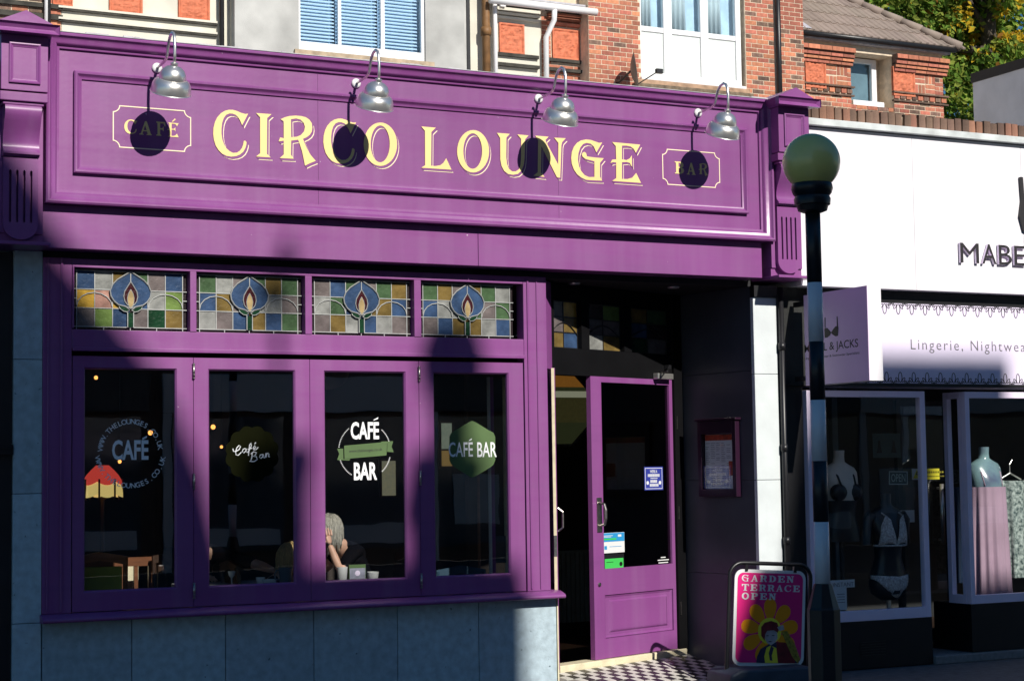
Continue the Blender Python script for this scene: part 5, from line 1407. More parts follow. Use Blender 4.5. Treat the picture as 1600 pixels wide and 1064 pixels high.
for k in range(9):
    s_ = k*rl; x = xa0 - .04
    while x < hx(s_) - .12:
        piece('roof_tile', TL, ro_, (x, YR + s_*dy, ZR + s_*dz + .012), rot=(pit - R_(2.5), 0, 0)); x += tw_
hp = Vector((hipx+.02, YR-.02, ZR+.02)); hv = Vector((hx(4.2), YR+4.2*dy, ZR+4.2*dz)) - hp; L_ = hv.length; hv.normalize()
for i in range(int(L_/.38)):
    a = hp + hv*(i*.38); MB().tube([a, a + hv*.40], [.085,.07], 10).build('hip_tile', M['rooftile'], ro_, smooth=True)
lf_ = MB().add([(xa0-.03,YR+.02,ZR+.05),(xa0+.30,YR+.02,ZR+.05),(xa0+.10,YR+.9*dy,ZR+.05+.9*dz),(xa0-.03,YR+.9*dy,ZR+.05+.9*dz)], [(0,1,2,3)])
lf_.build('lead_flashing', M['leadroof'], ro_)

# white painted flank at the far right
wb = thing('white_flank_building', 'white painted brick flank wall with black roof edge beyond the parapet', 'building')
XW = 15.24; zW = 7.11
MB().box(XW, XW+6, -1.0, 8.0, 0, zW).build('flank_wall', mat('white_painted_brick', (.60,.60,.62), .7, .08, 3, .5, 9), wb)
MB().box(XW-.02, XW+6, -1.0, 8.02, zW+.002, zW+.14).build('roof_edge', M['darkin'], wb)

# ================================================================ tree
tr = thing('autumn_tree', 'tall broadleaf tree turning yellow behind the brick wing', 'tree', (0,0,0))
tc_ = P(1545, 40, 24.0); rs = random.Random(5)
base = Vector((tc_.x+.6, 24.6, -.2))
tk = MB().tube([base, base + Vector((.1,0,4)), base + Vector((-.2,.1,7.5)), tc_ + Vector((0,0,.5)), tc_ + Vector((.4,.3,4))], [.42,.34,.28,.20,.06], 10)
cl = []
for i in range(15):                       # limbs, each carrying sprays of leaf clumps
    a = i*2.4 + rs.uniform(-.3,.3); e_ = -.45 + 1.5*(i % 5)/4 + rs.uniform(-.12,.12); L_b = rs.uniform(3.2, 5.2)
    d_ = Vector((math.cos(a)*math.cos(e_), abs(math.sin(a))*math.cos(e_)*.6, math.sin(e_)*.8))
    p0 = tc_ + Vector((0,0,-.8 + .12*i)); p1 = p0 + d_*L_b*.5 + Vector((0,0,.25)); p2 = p0 + d_*L_b + Vector((0,0,-.1))
    tk.tube([p0, p1, p2], [.13,.07,.02], 6)
    for k in range(11):
        t_ = rs.uniform(.25, 1.05); q_ = p0.lerp(p2, t_) + Vector((rs.gauss(0,.55), rs.gauss(0,.55), rs.gauss(0,.5)))
        tk.tube([p0.lerp(p2, t_*.9), q_], [.03,.008], 4); cl.append((q_, rs.uniform(.35,.75)))
for px, py, r_ in ((1490,120,.6),(1500,165,.6),(1482,95,.5),(1420,15,.7),(1455,30,.5),(1400,-10,.8),(1590,40,.7),(1530,100,.45),(1488,185,.6),(1515,150,.6),(1575,10,.7),(1500,15,.5),(1545,10,.5),(1600,80,.6),(1525,190,.6),(1505,130,.5),(1440,5,.5),(1380,-5,.6),(1560,80,.5),(1510,178,.5),(1484,150,.5)):
    cl.append((P(px, py, 24.0) + Vector((0, rs.uniform(-.5,.5), 0)), r_))
tk.build('trunk', mat('tree_bark', (.07,.055,.04), .9, .3, 8, .5, 20), tr, smooth=True)
def leaf_mat(name, c):
    m = bpy.data.materials.new(name); m.use_nodes = True; n = m.node_tree; n.nodes.clear(); L = n.links.new
    o = n.nodes.new('ShaderNodeOutputMaterial'); x = n.nodes.new('ShaderNodeMixShader'); x.inputs[0].default_value = .4
    d = n.nodes.new('ShaderNodeBsdfDiffuse'); t = n.nodes.new('ShaderNodeBsdfTranslucent')
    no = n.nodes.new('ShaderNodeTexNoise'); no.inputs['Scale'].default_value = 1.3; tc = n.nodes.new('ShaderNodeTexCoord'); L(tc.outputs['Object'], no.inputs['Vector'])
    r = n.nodes.new('ShaderNodeValToRGB'); r.color_ramp.elements[0].position = .35; r.color_ramp.elements[1].position = .65
    r.color_ramp.elements[0].color = (*[q*.7 for q in c], 1); r.color_ramp.elements[1].color = (*[q*1.3 for q in c], 1); L(no.outputs[0], r.inputs[0])
    L(r.outputs[0], d.inputs[0]); L(r.outputs[0], t.inputs[0]); L(d.outputs[0], x.inputs[1]); L(t.outputs[0], x.inputs[2]); L(x.outputs[0], o.inputs[0])
    return m
lm_ = [leaf_mat('leaf_green', (.16,.27,.045)), leaf_mat('leaf_olive', (.30,.36,.07)), leaf_mat('leaf_yellow', (.66,.45,.04)), leaf_mat('leaf_dark', (.085,.16,.03)), leaf_mat('leaf_rust', (.36,.17,.04))]
vs = []; fs = []; mi = []
ylw = [P(px, py, 24.0) for px, py in ((1500,18),(1515,15),(1503,32),(1540,52),(1560,58),(1575,62),(1535,78),(1550,22),(1590,62),(1498,45))]
for c_, r_ in cl:
    tone = rs.random()
    for k in range(int(330*r_)):
        d = Vector((rs.gauss(0,1), rs.gauss(0,1), rs.gauss(0,1))).normalized() * r_ * rs.random()**.45
        p = c_ + d; n_ = Vector((rs.gauss(0,1), rs.gauss(-.9,1), rs.gauss(.6,1))).normalized()
        t1 = n_.orthogonal().normalized(); t1 = Matrix.Rotation(rs.uniform(0,6.28), 3, n_) @ t1; t2 = n_.cross(t1); s_ = rs.uniform(.045,.085)
        b = len(vs); vs += [p - t1*s_*1.5, p + t2*s_*.8 + n_*s_*.2, p + t1*s_*1.5, p - t2*s_*.8 + n_*s_*.2]; fs.append((b,b+1,b+2,b+3))
        q_ = rs.random()
        dm = min(((p.x-y_.x)**2 + (p.z-y_.z)**2) for y_ in ylw)
        mi.append(2 if (dm < .05 and q_ < .8) or q_ > .992 else (4 if q_ > .975 else (1 if q_ < .25 + .35*tone else (3 if q_ < .62 else 0))))
me = bpy.data.meshes.new('crown'); me.from_pydata([tuple(v_) for v_ in vs], [], fs)
for m_ in lm_: me.materials.append(m_)
me.polygons.foreach_set('material_index', mi)
co = bpy.data.objects.new('crown', me); COL.objects.link(co); co.parent = tr

# ================================================================ buildings across the street (they shade the lower front)
M['oppbrick'] = mat('opposite_brick', (.16,.10,.08), .85, .2, 4, .2, 30); M['oppwin'] = mat('opposite_window', (.10,.12,.15), .08, .1, 3, spec=.8)
def opp(name, label, poly, x0, x1, zt, y0=-20.0, y1=-27.0):
    t = thing(name, label, 'building')
    MB().prism(poly, y1, y0).build('walls', M['oppbrick'], t)
    wn = MB().box(-.5, .5, 0, .03, -.85, .85).mesh('window', M['oppwin']); fn = MB().frame(-.56,.56,-.91,.91,.0,[(0,-.03),(0,-.06),(.07,-.06),(.07,0)]).mesh('window_frame', M['upvc'])
    for fl_i in range(3):
        z = 4.6 + fl_i*3.2; x = x0 + 1.1
        while x < x1 - .8:
            w_ = piece('window', wn, t, (x, y0+.004, z)); piece('window_frame', fn, w_, (0,0,0)); x += 2.1
    MB().box(x0+.3, x1-.3, y0+.004, y0+.05, .1, 2.6).build('shop_window', M['oppwin'], t)
    k = 0; x = x0 + .1
    while x < x1 - .5:
        e = min(x + 2.6, x1 - .1)
        MB().box(x, e - .05, y0+.06, y0+.16, 2.7, 3.4).build('shop_fascia', (M['fasciawhite'], M['darkwall'], M['postwhite'])[k % 3], t)
        MB().box(x, x + .16, y0+.06, y0+.12, -.2, 2.69).build('shop_pilaster', M['fasciawhite'], t)
        if k % 2: MB().box(x+.5, x+1.5, y0+.06, y0+.08, .5, 1.5).build('window_poster', M['postwhite'], t)
        else: MB().box(x+.3, e-.3, y0+.06, y0+.10, .2, .55).build('shop_stallriser', M['fasciawhite'], t)
        x = e; k += 1
    return t
pk = [(-6,-.2),(6.35,-.2),(6.35,14.20),(6.30,14.42),(3.98,14.45),(3.83,15.11),(3.65,15.54),(3.44,15.90),(3.10,16.30),(2.72,16.72),(2.45,17.12),(1.2,18.6),(-1.5,15.2),(-6,15.2)]
oa = opp('gabled_building', 'tall gabled building across the street', pk, -6, 6.35, 14)
q = MB(); q.box(4.16, 4.62, -20.6, -20.02, 14.3, 15.36); q.box(4.12,4.66,-20.64,-19.98,15.2,15.3); q.build('chimney', M['oppbrick'], oa)
q = MB(); q.tube([(4.42,-20.3,15.3),(4.42,-20.3,16.9)], .035, 8); q.box(4.28,4.56,-20.35,-20.25,16.55,16.62); q.box(4.34,4.50,-20.4,-20.2,16.66,16.72); q.build('aerial', M['black'], oa)
q = MB(); q.box(5.46, 6.02, -20.6, -20.02, 14.3, 15.30); q.box(5.42,6.05,-20.64,-19.98,15.14,15.24); q.build('chimney', M['oppbrick'], oa)
q = MB().lathe([(.17,15.2),(.16,15.8),(.20,15.90),(.27,16.02),(.28,16.17),(.22,16.34),(.03,16.42)], (5.80,-20.3,0), 14); q.build('chimney_pot', M['terracotta'], oa, smooth=True)
opp('low_building', 'lower flat-roofed building across the street', [(6.36,-.2),(9.08,-.2),(9.08,14.22),(8.22,14.15),(7.98,13.5),(7.9,13.25),(6.36,13.25)], 6.36, 9.08, 13)
oc_ = opp('parapet_building', 'building with raised block parapet across the street', [(9.09,-.2),(34,-.2),(34,14.25),(10.60,14.25),(10.60,15.62),(11.18,15.62),(11.18,16.03),(9.09,16.03)], 9.09, 34, 14)
# ================================================================ café interior
def st_(name, mb, m): struct(mb.build(name, m))
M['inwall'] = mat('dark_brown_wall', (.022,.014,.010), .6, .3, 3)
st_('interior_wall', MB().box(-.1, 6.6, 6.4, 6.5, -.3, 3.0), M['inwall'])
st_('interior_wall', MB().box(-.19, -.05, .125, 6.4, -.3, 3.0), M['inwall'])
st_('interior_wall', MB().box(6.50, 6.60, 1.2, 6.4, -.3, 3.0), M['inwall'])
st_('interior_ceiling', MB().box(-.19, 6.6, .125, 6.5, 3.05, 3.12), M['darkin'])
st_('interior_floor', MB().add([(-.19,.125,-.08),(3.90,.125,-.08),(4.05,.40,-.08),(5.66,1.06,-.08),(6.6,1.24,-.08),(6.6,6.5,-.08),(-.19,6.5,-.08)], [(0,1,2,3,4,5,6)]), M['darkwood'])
# vestibule screen behind the fourth window
vs_ = thing('vestibule_screen', 'glazed entrance screen with cream edged post seen through the fourth window', 'screen')
a = P(768,740,.55); b = P(791,740,.55)
MB().box(a.x-.012, a.x+.018, .53, .57, .0, 2.25).build('screen_post', M['purple'], vs_); MB().box(a.x-.022, a.x-.0125, .53, .57, .0, 2.25).build('post_edge', M['whitestone'], vs_)
MB().box(b.x-.014, b.x+.016, .53, .57, .0, 2.25).build('screen_post', M['cream'], vs_)
MB().box(a.x+.0185, b.x-.0145, .545, .555, .78, .99).build('screen_panel', mat('slate_panel', (.05,.06,.065), .5), vs_)
MB().tube([(XX(748,800,.9),.9,0),(XX(748,800,.9),.9,1.75)], .012, 8).build('screen_rod', M['wood'], vs_)

def table(label, x, y, w_, d_, zt=.69):
    t = thing('cafe_table', label, 'table', (x, y, -.08)); h = zt + .08
    MB().box(-w_/2, w_/2, -d_/2, d_/2, h-.03, h).build('table_top', M['tabletop'], t, bevel=.006)
    MB().tube([(0,0,.02),(0,0,h-.031)], .04, 10).build('pedestal', M['black'], t)
    MB().lathe([(.25,0),(.25,.012),(.06,.03),(.04,.06)], (0,0,0), 18).build('base', M['black'], t)
    return t
table('grey topped café table behind the second window', 1.50, .62, .66, .72, .70)
table('grey topped café table behind the third window with cups', 2.62, .44, .74, .62, .69)
def cup(label, px, py, Y, r, h, m, zt, handle=False, name='cup'):
    c = P(px, py, Y); t = thing(name, label, name, (c.x, Y, zt))
    auto_smooth(MB().lathe([(r*.72,0),(r*.78,.004),(r,h),(r*.95,h),(r*.7,.01),(.002,.008)], (0,0,0), 20).build('cup_body', m, t), 50)
    if handle: MB().tube([(-r*.85,0,h*.25),(-r*1.5,0,h*.3),(-r*1.6,0,h*.6),(-r*1.35,0,h*.85),(-r*.95,0,h*.85)], .006, 6).build('handle', m, t)
cup('tall white cup left of the small menu holder', 534.5, 900, .18, .042, .125, M['ceramic'], .691)
cup('short white cup right of the small menu holder', 582.5, 900, .18, .045, .080, M['ceramic'], .691)
cup('slate blue mug beside the blond child', 446, 896, .36, .052, .115, mat('slate_mug', (.10,.14,.17), .4), .701, True, 'mug')
cup('small grey cup on the table behind the second window', 407, 905, .40, .035, .05, M['ceramic'], .701)
cup('grey bowl with cutlery on the table behind the second window', 421, 906, .36, .055, .035, M['ceramic'], .701, False, 'bowl')
gl_ = thing('wine_glass', 'small stemmed glass on the table behind the second window', 'glass', (XX(362,900,.45), .45, .701))
auto_smooth(MB().lathe([(.028,0),(.028,.004),(.005,.01),(.005,.05),(.022,.07),(.03,.10),(.028,.10),(.02,.073)], (0,0,0), 18).build('bowl_and_stem', mat('clear_glassware', (.5,.55,.55), .05, .05, 5, spec=.9), gl_), 60)
pl_ = thing('side_plate', 'pink rimmed plate with a napkin on the third window table', 'plate', (XX(523,900,.38), .38, .691)); MB().lathe([(.05,0),(.085,.012),(.08,.014),(.001,.006)], (0,0,0), 20).build('plate_disc', mat('pink_plate', (.5,.25,.2), .3), pl_, smooth=True)
mh = thing('menu_holder', 'small green and grey table menu holder between two cups', 'menu holder', (XX(558.5,895,.17), .17, .691))
MB().box(-.066, .066, 0, .012, .0, .138).build('menu_card', M['vgreen'], mh); MB().box(-.062, .062, -.002, -.0002, .03, .112).build('card_print', mat('lilac_grey_print', (.30,.30,.38), .6, .2, 30), mh)
MB().lathe([(.014,0),(.020,0),(.020,.001),(.014,.001)], (0,-.0025,.075), 20, Matrix.Rotation(R_(90),3,'X')).build('ring_print', M['lilac'], mh)
MB().box(-.070, .070, -.02, .03, -.0005, .034).build('wooden_block', mat('grey_brown_block', (.16,.14,.11), .7), mh)
# chairs
def chair(label, x, y, rz, padm, wood, z0=-.08):
    t = thing('cafe_chair', label, 'chair', (x, y, z0), rz)
    MB().box(-.21,.21,-.20,.20,.42,.46).build('seat', padm, t, bevel=.01)
    for sx in (-1,1):
        for sy in (-1,1): MB().box(sx*.19-.018, sx*.19+.018, sy*.18-.018, sy*.18+.018, 0, .42 if sy < 0 else .419).build('leg', wood, t)
        MB().tube([(sx*.19,.18,.46),(sx*.19,.21,.70),(sx*.185,.25,.95)], .018, 8).build('back_post', wood, t)
    MB().prism([(-.20,.90),(0,.935),(.20,.90),(.20,.96),(0,.995),(-.20,.96)], .225, .26).build('top_rail', wood, t)
    MB().box(-.165,.165,.205,.235,.55,.89).build('back_pad', padm, t, bevel=.01)
    return t
M['pad_g'] = mat('olive_green_upholstery', (.26,.28,.02), .7, .1, 10); M['pad_b'] = mat('teal_blue_upholstery', (.02,.06,.10), .7)
M['wood2'] = mat('orange_brown_wood', (.30,.09,.02), .4, .2, 4, stretch=(1,1,8))
chair('olive green upholstered wooden chair behind the first window', .50, .62, R_(175), M['pad_g'], M['wood2'], -.02)
chair('teal chair low behind the fourth window', XX(712,890,1.1), 1.1, R_(165), M['pad_b'], M['pad_b'], -.24)
bch = thing('spindle_bench', 'dark wooden slatted bench behind the first window', 'bench', (1.0, 1.6, -.08))
MB().box(-.4,.4,-.2,.2,.40,.44).build('seat', M['wood'], bch)
for i in range(7): MB().box(-.36+.115*i, -.33+.115*i, .17,.20,.44,.88).build('slat', M['wood'], bch)
MB().box(-.4,.4,.165,.205,.88,.95).build('top_rail', M['wood'], bch)
for x in (-.36,.36): MB().box(x-.025,x+.025,-.18,.18,0,.40).build('leg', M['wood'], bch)
MB().box(.62,1.22,2.1,2.14,.45,.80).build('pale_box', M['cream']).name = 'pale_cabinet'
tag(bpy.data.objects['pale_cabinet'], 'pale cream cabinet front behind the slatted bench', 'cabinet')
# fringed lamp
lc = P(160, 752, 2.2)
fl2 = thing('fringed_lampshade', 'glowing red and cream scalloped lampshade behind the first window', 'lamp', lc)
M['lampred'] = mat('lit_red_fabric', (.50,.05,.04), .8, .1, 6, emit=.55, emcol=(.75,.07,.05)); M['lampcream'] = mat('lit_cream_fabric', (.70,.58,.25), .8, .1, 6, emit=.55, emcol=(.95,.72,.24))
def scallop_shade(z0, z1, r0, r1, n, amp, m, name):
    b = MB(); vs = []; fs = []; N = 48
    for k in range(5):
        t_ = k/4
        for i in range(N):
            a_ = 2*math.pi*i/N; r_ = r0 + (r1-r0)*math.sin(t_*math.pi/2); z = z1 + (z0-z1)*t_ - amp*t_*abs(math.sin(n*a_/2))
            vs.append((r_*math.cos(a_)*(1-.05*math.cos(n*a_)), r_*math.sin(a_)*(1-.05*math.cos(n*a_)), z))
    for k in range(4):
        for i in range(N):
            j = (i+1) % N; fs.append((k*N+i, k*N+j, (k+1)*N+j, (k+1)*N+i))
    b.add(vs, fs); b.build(name, m, fl2, smooth=True)
scallop_shade(.0, .13, .05, .155, 6, .03, M['lampred'], 'upper_shade'); scallop_shade(-.10, .0, .145, .16, 6, .03, M['lampcream'], 'lower_shade')
fq = MB()
for i in range(8): a_ = 2*math.pi*(i+.5)/8; fq.tube([(.165*math.cos(a_),.165*math.sin(a_),.02),(.165*math.cos(a_),.165*math.sin(a_),-.15)], .008, 6)
fq.build('ribbon', M['darkwood'], fl2)
MB().tube([(0,0,-1.3),(0,0,.12)], .015, 8).build('lamp_stand', M['darkwood'], fl2); MB().lathe([(.14,-1.53),(.14,-1.50),(.02,-1.45),(.015,-1.3)], (0,0,0), 16).build('lamp_base', M['darkwood'], fl2)
M['bulb'] = mat('glowing_bulb', (1,.5,.15), .5, 0, 5, emit=2.2, emcol=(1,.40,.09))
for (px, py, Y, r, lab) in ((235,676,3.5,.022,'tiny glowing bulb above the accent of the first window lettering'), (187,721,3.2,.016,'tiny glowing bulb under the first window lettering'), (333,667,3.6,.022,'orange glowing bulb at the left edge of the second window'), (346,698,3.3,.014,'dim orange bulb left of the script lettering in the second window'), (598,592,3.8,.020,'small glowing bulb near the top of the third window'), (150,590,4.2,.018,'small glowing bulb near the top of the first window')):
    c = P(px, py, Y); t = thing('glow_bulb', lab, 'light bulb', c); MB().ball((0,0,0), r, 12, 8).build('bulb', M['bulb'], t, smooth=True); MB().tube([(0,0,r),(0,0,3.05-c.z)], .003, 5).build('flex', M['black'], t)
c = P(537, 661, 3.4); t = thing('oval_pendant', 'orange oval pendant light left of the white CAFÉ lettering', 'lamp', c)
MB().ball((0,0,0), (.11,.11,.035), 18, 8).build('shade', mat('orange_pendant', (.4,.1,.01), .6, emit=.5, emcol=(.9,.18,.02)), t, smooth=True); MB().tube([(0,0,.03),(0,0,3.05-c.z)], .004, 5).build('flex', M['black'], t)
c = P(515, 583, 2.0); t = thing('paper_lantern', 'pale round paper lantern at the top of the third window', 'lamp', c); MB().ball((0,0,.03), .17, 20, 14).build('shade', mat('dim_paper', (.10,.085,.055), .9), t, smooth=True); MB().tube([(0,0,.19),(0,0,3.05-c.z)], .004, 5).build('flex', M['black'], t)
# pictures on the back walls
def picture(label, px0, px1, py0, py1, Y, bands, emit=.0):
    x0, x1, _, _, z0, z1 = pbox(px0,px1,py0,py1,Y)
    t = thing('picture', label, 'picture', ((x0+x1)/2, Y, z0)); w_ = x1-x0; h_ = z1-z0
    MB().box(-w_/2-.02, w_/2+.02, .003, .03, -.02, h_+.02).build('frame', M['darkwood'], t)
    for a, b_, m in bands: MB().box(-w_/2, w_/2, -.004, .002, a*h_, b_*h_).build('print', m, t)
    return t
def art(name, c1, c2_, e): return mat(name, c1, .6, .3, 9, col2=c2_, emit=e, emcol=c1)  # prints glow faintly by themselves, room light put into the colour
# thin panels stand on a screen wall
scr = thing('partition', 'dark partition inside the café carrying pictures', 'partition'); MB().box(3.2, 4.35, 3.05, 3.12, -.08, 2.6).build('panel', M['inwall'], scr); MB().box(4.62,6.4,3.05,3.12,-.08,2.8).build('panel', M['inwall'], scr)
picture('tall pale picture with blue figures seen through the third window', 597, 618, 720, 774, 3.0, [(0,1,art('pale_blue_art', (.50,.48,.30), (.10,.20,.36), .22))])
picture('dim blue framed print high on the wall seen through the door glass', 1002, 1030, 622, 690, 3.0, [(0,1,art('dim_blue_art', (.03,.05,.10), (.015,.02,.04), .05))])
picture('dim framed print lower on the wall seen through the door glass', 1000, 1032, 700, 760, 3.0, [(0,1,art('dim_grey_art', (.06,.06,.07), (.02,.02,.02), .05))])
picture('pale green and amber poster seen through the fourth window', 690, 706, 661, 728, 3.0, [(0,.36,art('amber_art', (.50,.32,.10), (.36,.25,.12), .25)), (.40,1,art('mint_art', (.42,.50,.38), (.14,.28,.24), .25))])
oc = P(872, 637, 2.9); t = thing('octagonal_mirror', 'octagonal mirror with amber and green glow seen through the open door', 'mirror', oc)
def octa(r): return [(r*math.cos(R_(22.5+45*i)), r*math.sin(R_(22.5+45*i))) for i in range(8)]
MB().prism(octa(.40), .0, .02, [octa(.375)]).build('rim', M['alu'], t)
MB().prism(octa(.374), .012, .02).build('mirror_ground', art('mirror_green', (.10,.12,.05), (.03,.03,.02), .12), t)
cx_ = octa(.37); MB().prism([(-.15,.335),(.15,.335),(.30,.20),(-.30,.20)], .004, .010).build('amber_reflection', mat('amber_glow', (.55,.22,.04), .6, .3, 9, col2=(.18,.06,.01), emit=.18, emcol=(.6,.25,.04)), t); MB().box(-.33,.33,.004,.010,.10,.16).build('pale_bar', art('pale_bar', (.50,.52,.36), (.4,.4,.28), .3), t)  # mirror's reflection is painted as coloured panels with a faint glow
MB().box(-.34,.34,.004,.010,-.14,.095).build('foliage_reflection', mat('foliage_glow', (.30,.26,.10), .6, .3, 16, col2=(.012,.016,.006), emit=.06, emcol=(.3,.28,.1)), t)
rd_ = thing('radiator', 'cream panel radiator inside the open doorway', 'radiator', (5.70, 2.95, -.08))
for i in range(12): MB().box(-.30+.05*i, -.262+.05*i, 0, .06, .14, .80).build('fin', mat('old_cream_paint', (.30,.28,.22), .5) if i == 0 else bpy.data.materials['old_cream_paint'], rd_)
MB().box(-.31,.31,.01,.05,.80,.82).build('top_grille', bpy.data.materials['old_cream_paint'], rd_)

# ================================================================ people
def skin_mesh(chains):
    """each chain: list of (point, radius), joined tree given as (verts, edges)"""
    out = MB()
    for verts, edges in chains:
        me = bpy.data.meshes.new('s'); me.from_pydata([v[0] for v in verts], edges, [])
        ob = bpy.data.objects.new('s', me); COL.objects.link(ob)
        ob.modifiers.new('skin', 'SKIN'); ss = ob.modifiers.new('sub', 'SUBSURF'); ss.levels = 2; ss.render_levels = 2
        for i, v in enumerate(verts):
            d = me.skin_vertices[0].data[i]; r = v[1]; d.radius = r if isinstance(r, tuple) else (r, r); d.use_root = (i == 0)
        dg = bpy.context.evaluated_depsgraph_get(); dg.update()
        ev = bpy.data.meshes.new_from_object(ob.evaluated_get(dg))
        out.add([tuple(v.co) for v in ev.vertices], [tuple(p.vertices) for p in ev.polygons])
        bpy.data.objects.remove(ob); bpy.data.meshes.remove(me); bpy.data.meshes.remove(ev)
    return out
def head(mb, c, yaw, s=1.0):
    # faces +x before yaw
    n, m = 28, 22; vs = []; fs = []; Rz = Matrix.Rotation(yaw, 3, 'Z')
    for i in range(m+1):
        ph = math.pi*i/m
        for j in range(n):
            th = 2*math.pi*j/n
            x = math.sin(ph)*math.cos(th); y = math.sin(ph)*math.sin(th); z = -math.cos(ph)
            fx_ = .098*x; fy = .076*y; fz = .118*z
            if z < -.2: fy *= 1 - .32*(-z-.2); fx_ *= 1 - .18*(-z-.2)
            f = max(0, math.cos(th)); an = abs(math.atan2(math.sin(th), math.cos(th)))
            fx_ += .026*math.exp(-((z+.14)/.14)**2)*math.exp(-(an/.16)**2)                     # nose
            fx_ -= .010*math.exp(-((z-.08)/.10)**2)*math.exp(-((an-.40)/.18)**2)                # eye sockets
            fx_ += .006*math.exp(-((z-.24)/.08)**2)*math.exp(-(an/.5)**2)                       # brow
            fx_ += .007*math.exp(-((z+.48)/.06)**2)*math.exp(-(an/.25)**2) + .010*math.exp(-((z+.80)/.12)**2)*math.exp(-(an/.35)**2)
            q = Rz @ Vector((fx_, fy, fz))*s; vs.append((c[0]+q.x, c[1]+q.y, c[2]+q.z))
    for i in range(m):
        for j in range(n):
            k = (j+1) % n; fs.append((i*n+j, i*n+k, (i+1)*n+k, (i+1)*n+j))
    mb.add(vs, fs)
    for sy in (-1, 1):
        q = Rz @ Vector((-.005, sy*.076, -.005))*s; mb.ball((c[0]+q.x, c[1]+q.y, c[2]+q.z), (.020*s, .010*s, .030*s), 10, 8)
def face_bits(par, c, yaw, s=1.0):
    Rz = Matrix.Rotation(yaw, 3, 'Z'); e = MB(); p = MB(); l = MB()
    for sy in (-1, 1):
        q = Rz @ Vector((.079, sy*.031, .010))*s; e.ball((c[0]+q.x, c[1]+q.y, c[2]+q.z), .0115*s, 12, 8)
        q = Rz @ Vector((.089, sy*.032, .010))*s; p.ball((c[0]+q.x, c[1]+q.y, c[2]+q.z), .0045*s, 8, 6)
        q0_ = Rz @ Vector((.090, sy*.014, .034))*s; q1_ = Rz @ Vector((.080, sy*.046, .032))*s; p.tube([Vector(c)+q0_, Vector(c)+q1_], .003*s, 5)
    q0_ = Rz @ Vector((.091, -.020, -.058))*s; q1_ = Rz @ Vector((.099, 0, -.057))*s; q2_ = Rz @ Vector((.091, .020, -.058))*s
    l.tube([Vector(c)+q0_, Vector(c)+q1_, Vector(c)+q2_], [.003*s,.006*s,.003*s], 6)
    e.build('eyes', M['ceramic'], par, smooth=True); p.build('pupils_and_brows', M['ink'], par, smooth=True); l.build('lips', mat('lip', (.42,.13,.11), .4) if 'lip' not in bpy.data.materials else bpy.data.materials['lip'], par, smooth=True)
def hair(par, c, yaw, m, length, s=1.0, seed=1, n=230):
    rs = random.Random(seed); Rz = Matrix.Rotation(yaw, 3, 'Z'); b = MB()
    vs = []; fs = []; N, Mm = 24, 12
    for i in range(Mm+1):
        ph = math.pi*(.03 + .60*i/Mm)
        for j in range(N):
            th = 2*math.pi*j/N; x = math.sin(ph)*math.cos(th); y = math.sin(ph)*math.sin(th); z = math.cos(ph)
            k = 1.10 + .03*math.sin(9*th) + .02*rs.random()
            lim = .35 if x > .35 else -1
            zz_ = max(z, lim) if x > .35 else z
            q = Rz @ Vector((.098*x*k - .010, .082*y*k, .118*zz_*k + .008))*s; vs.append((c[0]+q.x, c[1]+q.y, c[2]+q.z))
    for i in range(Mm):
        for j in range(N): k = (j+1) % N; fs.append((i*N+j, i*N+k, (i+1)*N+k, (i+1)*N+j))
    fs.append(tuple(range(N))); b.add(vs, fs)
    for i in range(n):
        th = rs.uniform(.55, 2*math.pi-.55) if rs.random() < .85 else rs.uniform(-.5,.5); ph = rs.uniform(.05, 1.25) if abs(math.cos(th)) < 2 else 0
        pts = []; L = length*rs.uniform(.7,1.12); jit = rs.uniform(-.04,.13)
        if -.5 < th < .5: L *= .25
        for k in range(6):
            t_ = k/5; a_ = min(ph + t_*L/.115, 1.72); drop = max(0, ph + t_*L/.115 - 1.72)*.115
            r_ = 1.10 + .05*math.sin(t_*5+i) + jit*t_ + .10*min(1, drop/.08)*(.5 if drop else 0)
            q = Vector((.098*math.sin(a_)*math.cos(th)*r_ - .010, .082*math.sin(a_)*math.sin(th)*r_, .118*math.cos(a_)*r_ + .006 - drop)); q = Rz @ q * s; pts.append((c[0]+q.x, c[1]+q.y, c[2]+q.z))
        b.tube(pts, [q_*s*(.55 if i % 3 else 1) for q_ in (.007,.008,.008,.007,.005,.0015)], 5)
    b.build('hair', m, par, smooth=True)
def hand(w, d, side, s=1.0, curl=.25):
    # wrist w, finger direction d, side = thumb direction; returns finger chains
    d = Vector(d).normalized(); side = Vector(side).normalized(); nrm = d.cross(side).normalized(); ch = []
    w = Vector(w); pal = w + d*.05*s
    ch.append(([(w, (.024*s,.019*s)), (w + d*.035*s, (.034*s,.016*s)), (w + d*.078*s, (.038*s,.014*s))], [(0,1),(1,2)]))
    for i, (o, L) in enumerate(((.030,.070),(.010,.080),(-.010,.074),(-.029,.058))):
        b0 = w + d*.070*s + side*o*s; d1 = (d + side*o*2.2 - nrm*curl*.5).normalized(); b1_ = b0 + d1*L*.42*s; d2 = (d1 - nrm*curl).normalized(); b2_ = b1_ + d2*L*.32*s; d3 = (d2 - nrm*curl).normalized(); b3_ = b2_ + d3*L*.26*s
        ch.append(([(b0,.0095*s),(b1_,.009*s),(b2_,.0082*s),(b3_,.0068*s)], [(0,1),(1,2),(2,3)]))
    t0 = w + d*.018*s + side*.022*s; t1 = t0 + (side*.75 + d*.65).normalized()*.036*s; t2 = t1 + (side*.3 + d*.95).normalized()*.030*s
    ch.append(([(t0,.013*s),(t1,.0105*s),(t2,.008*s)], [(0,1),(1,2)]))
    return ch
def V3(*a): return Vector(a)
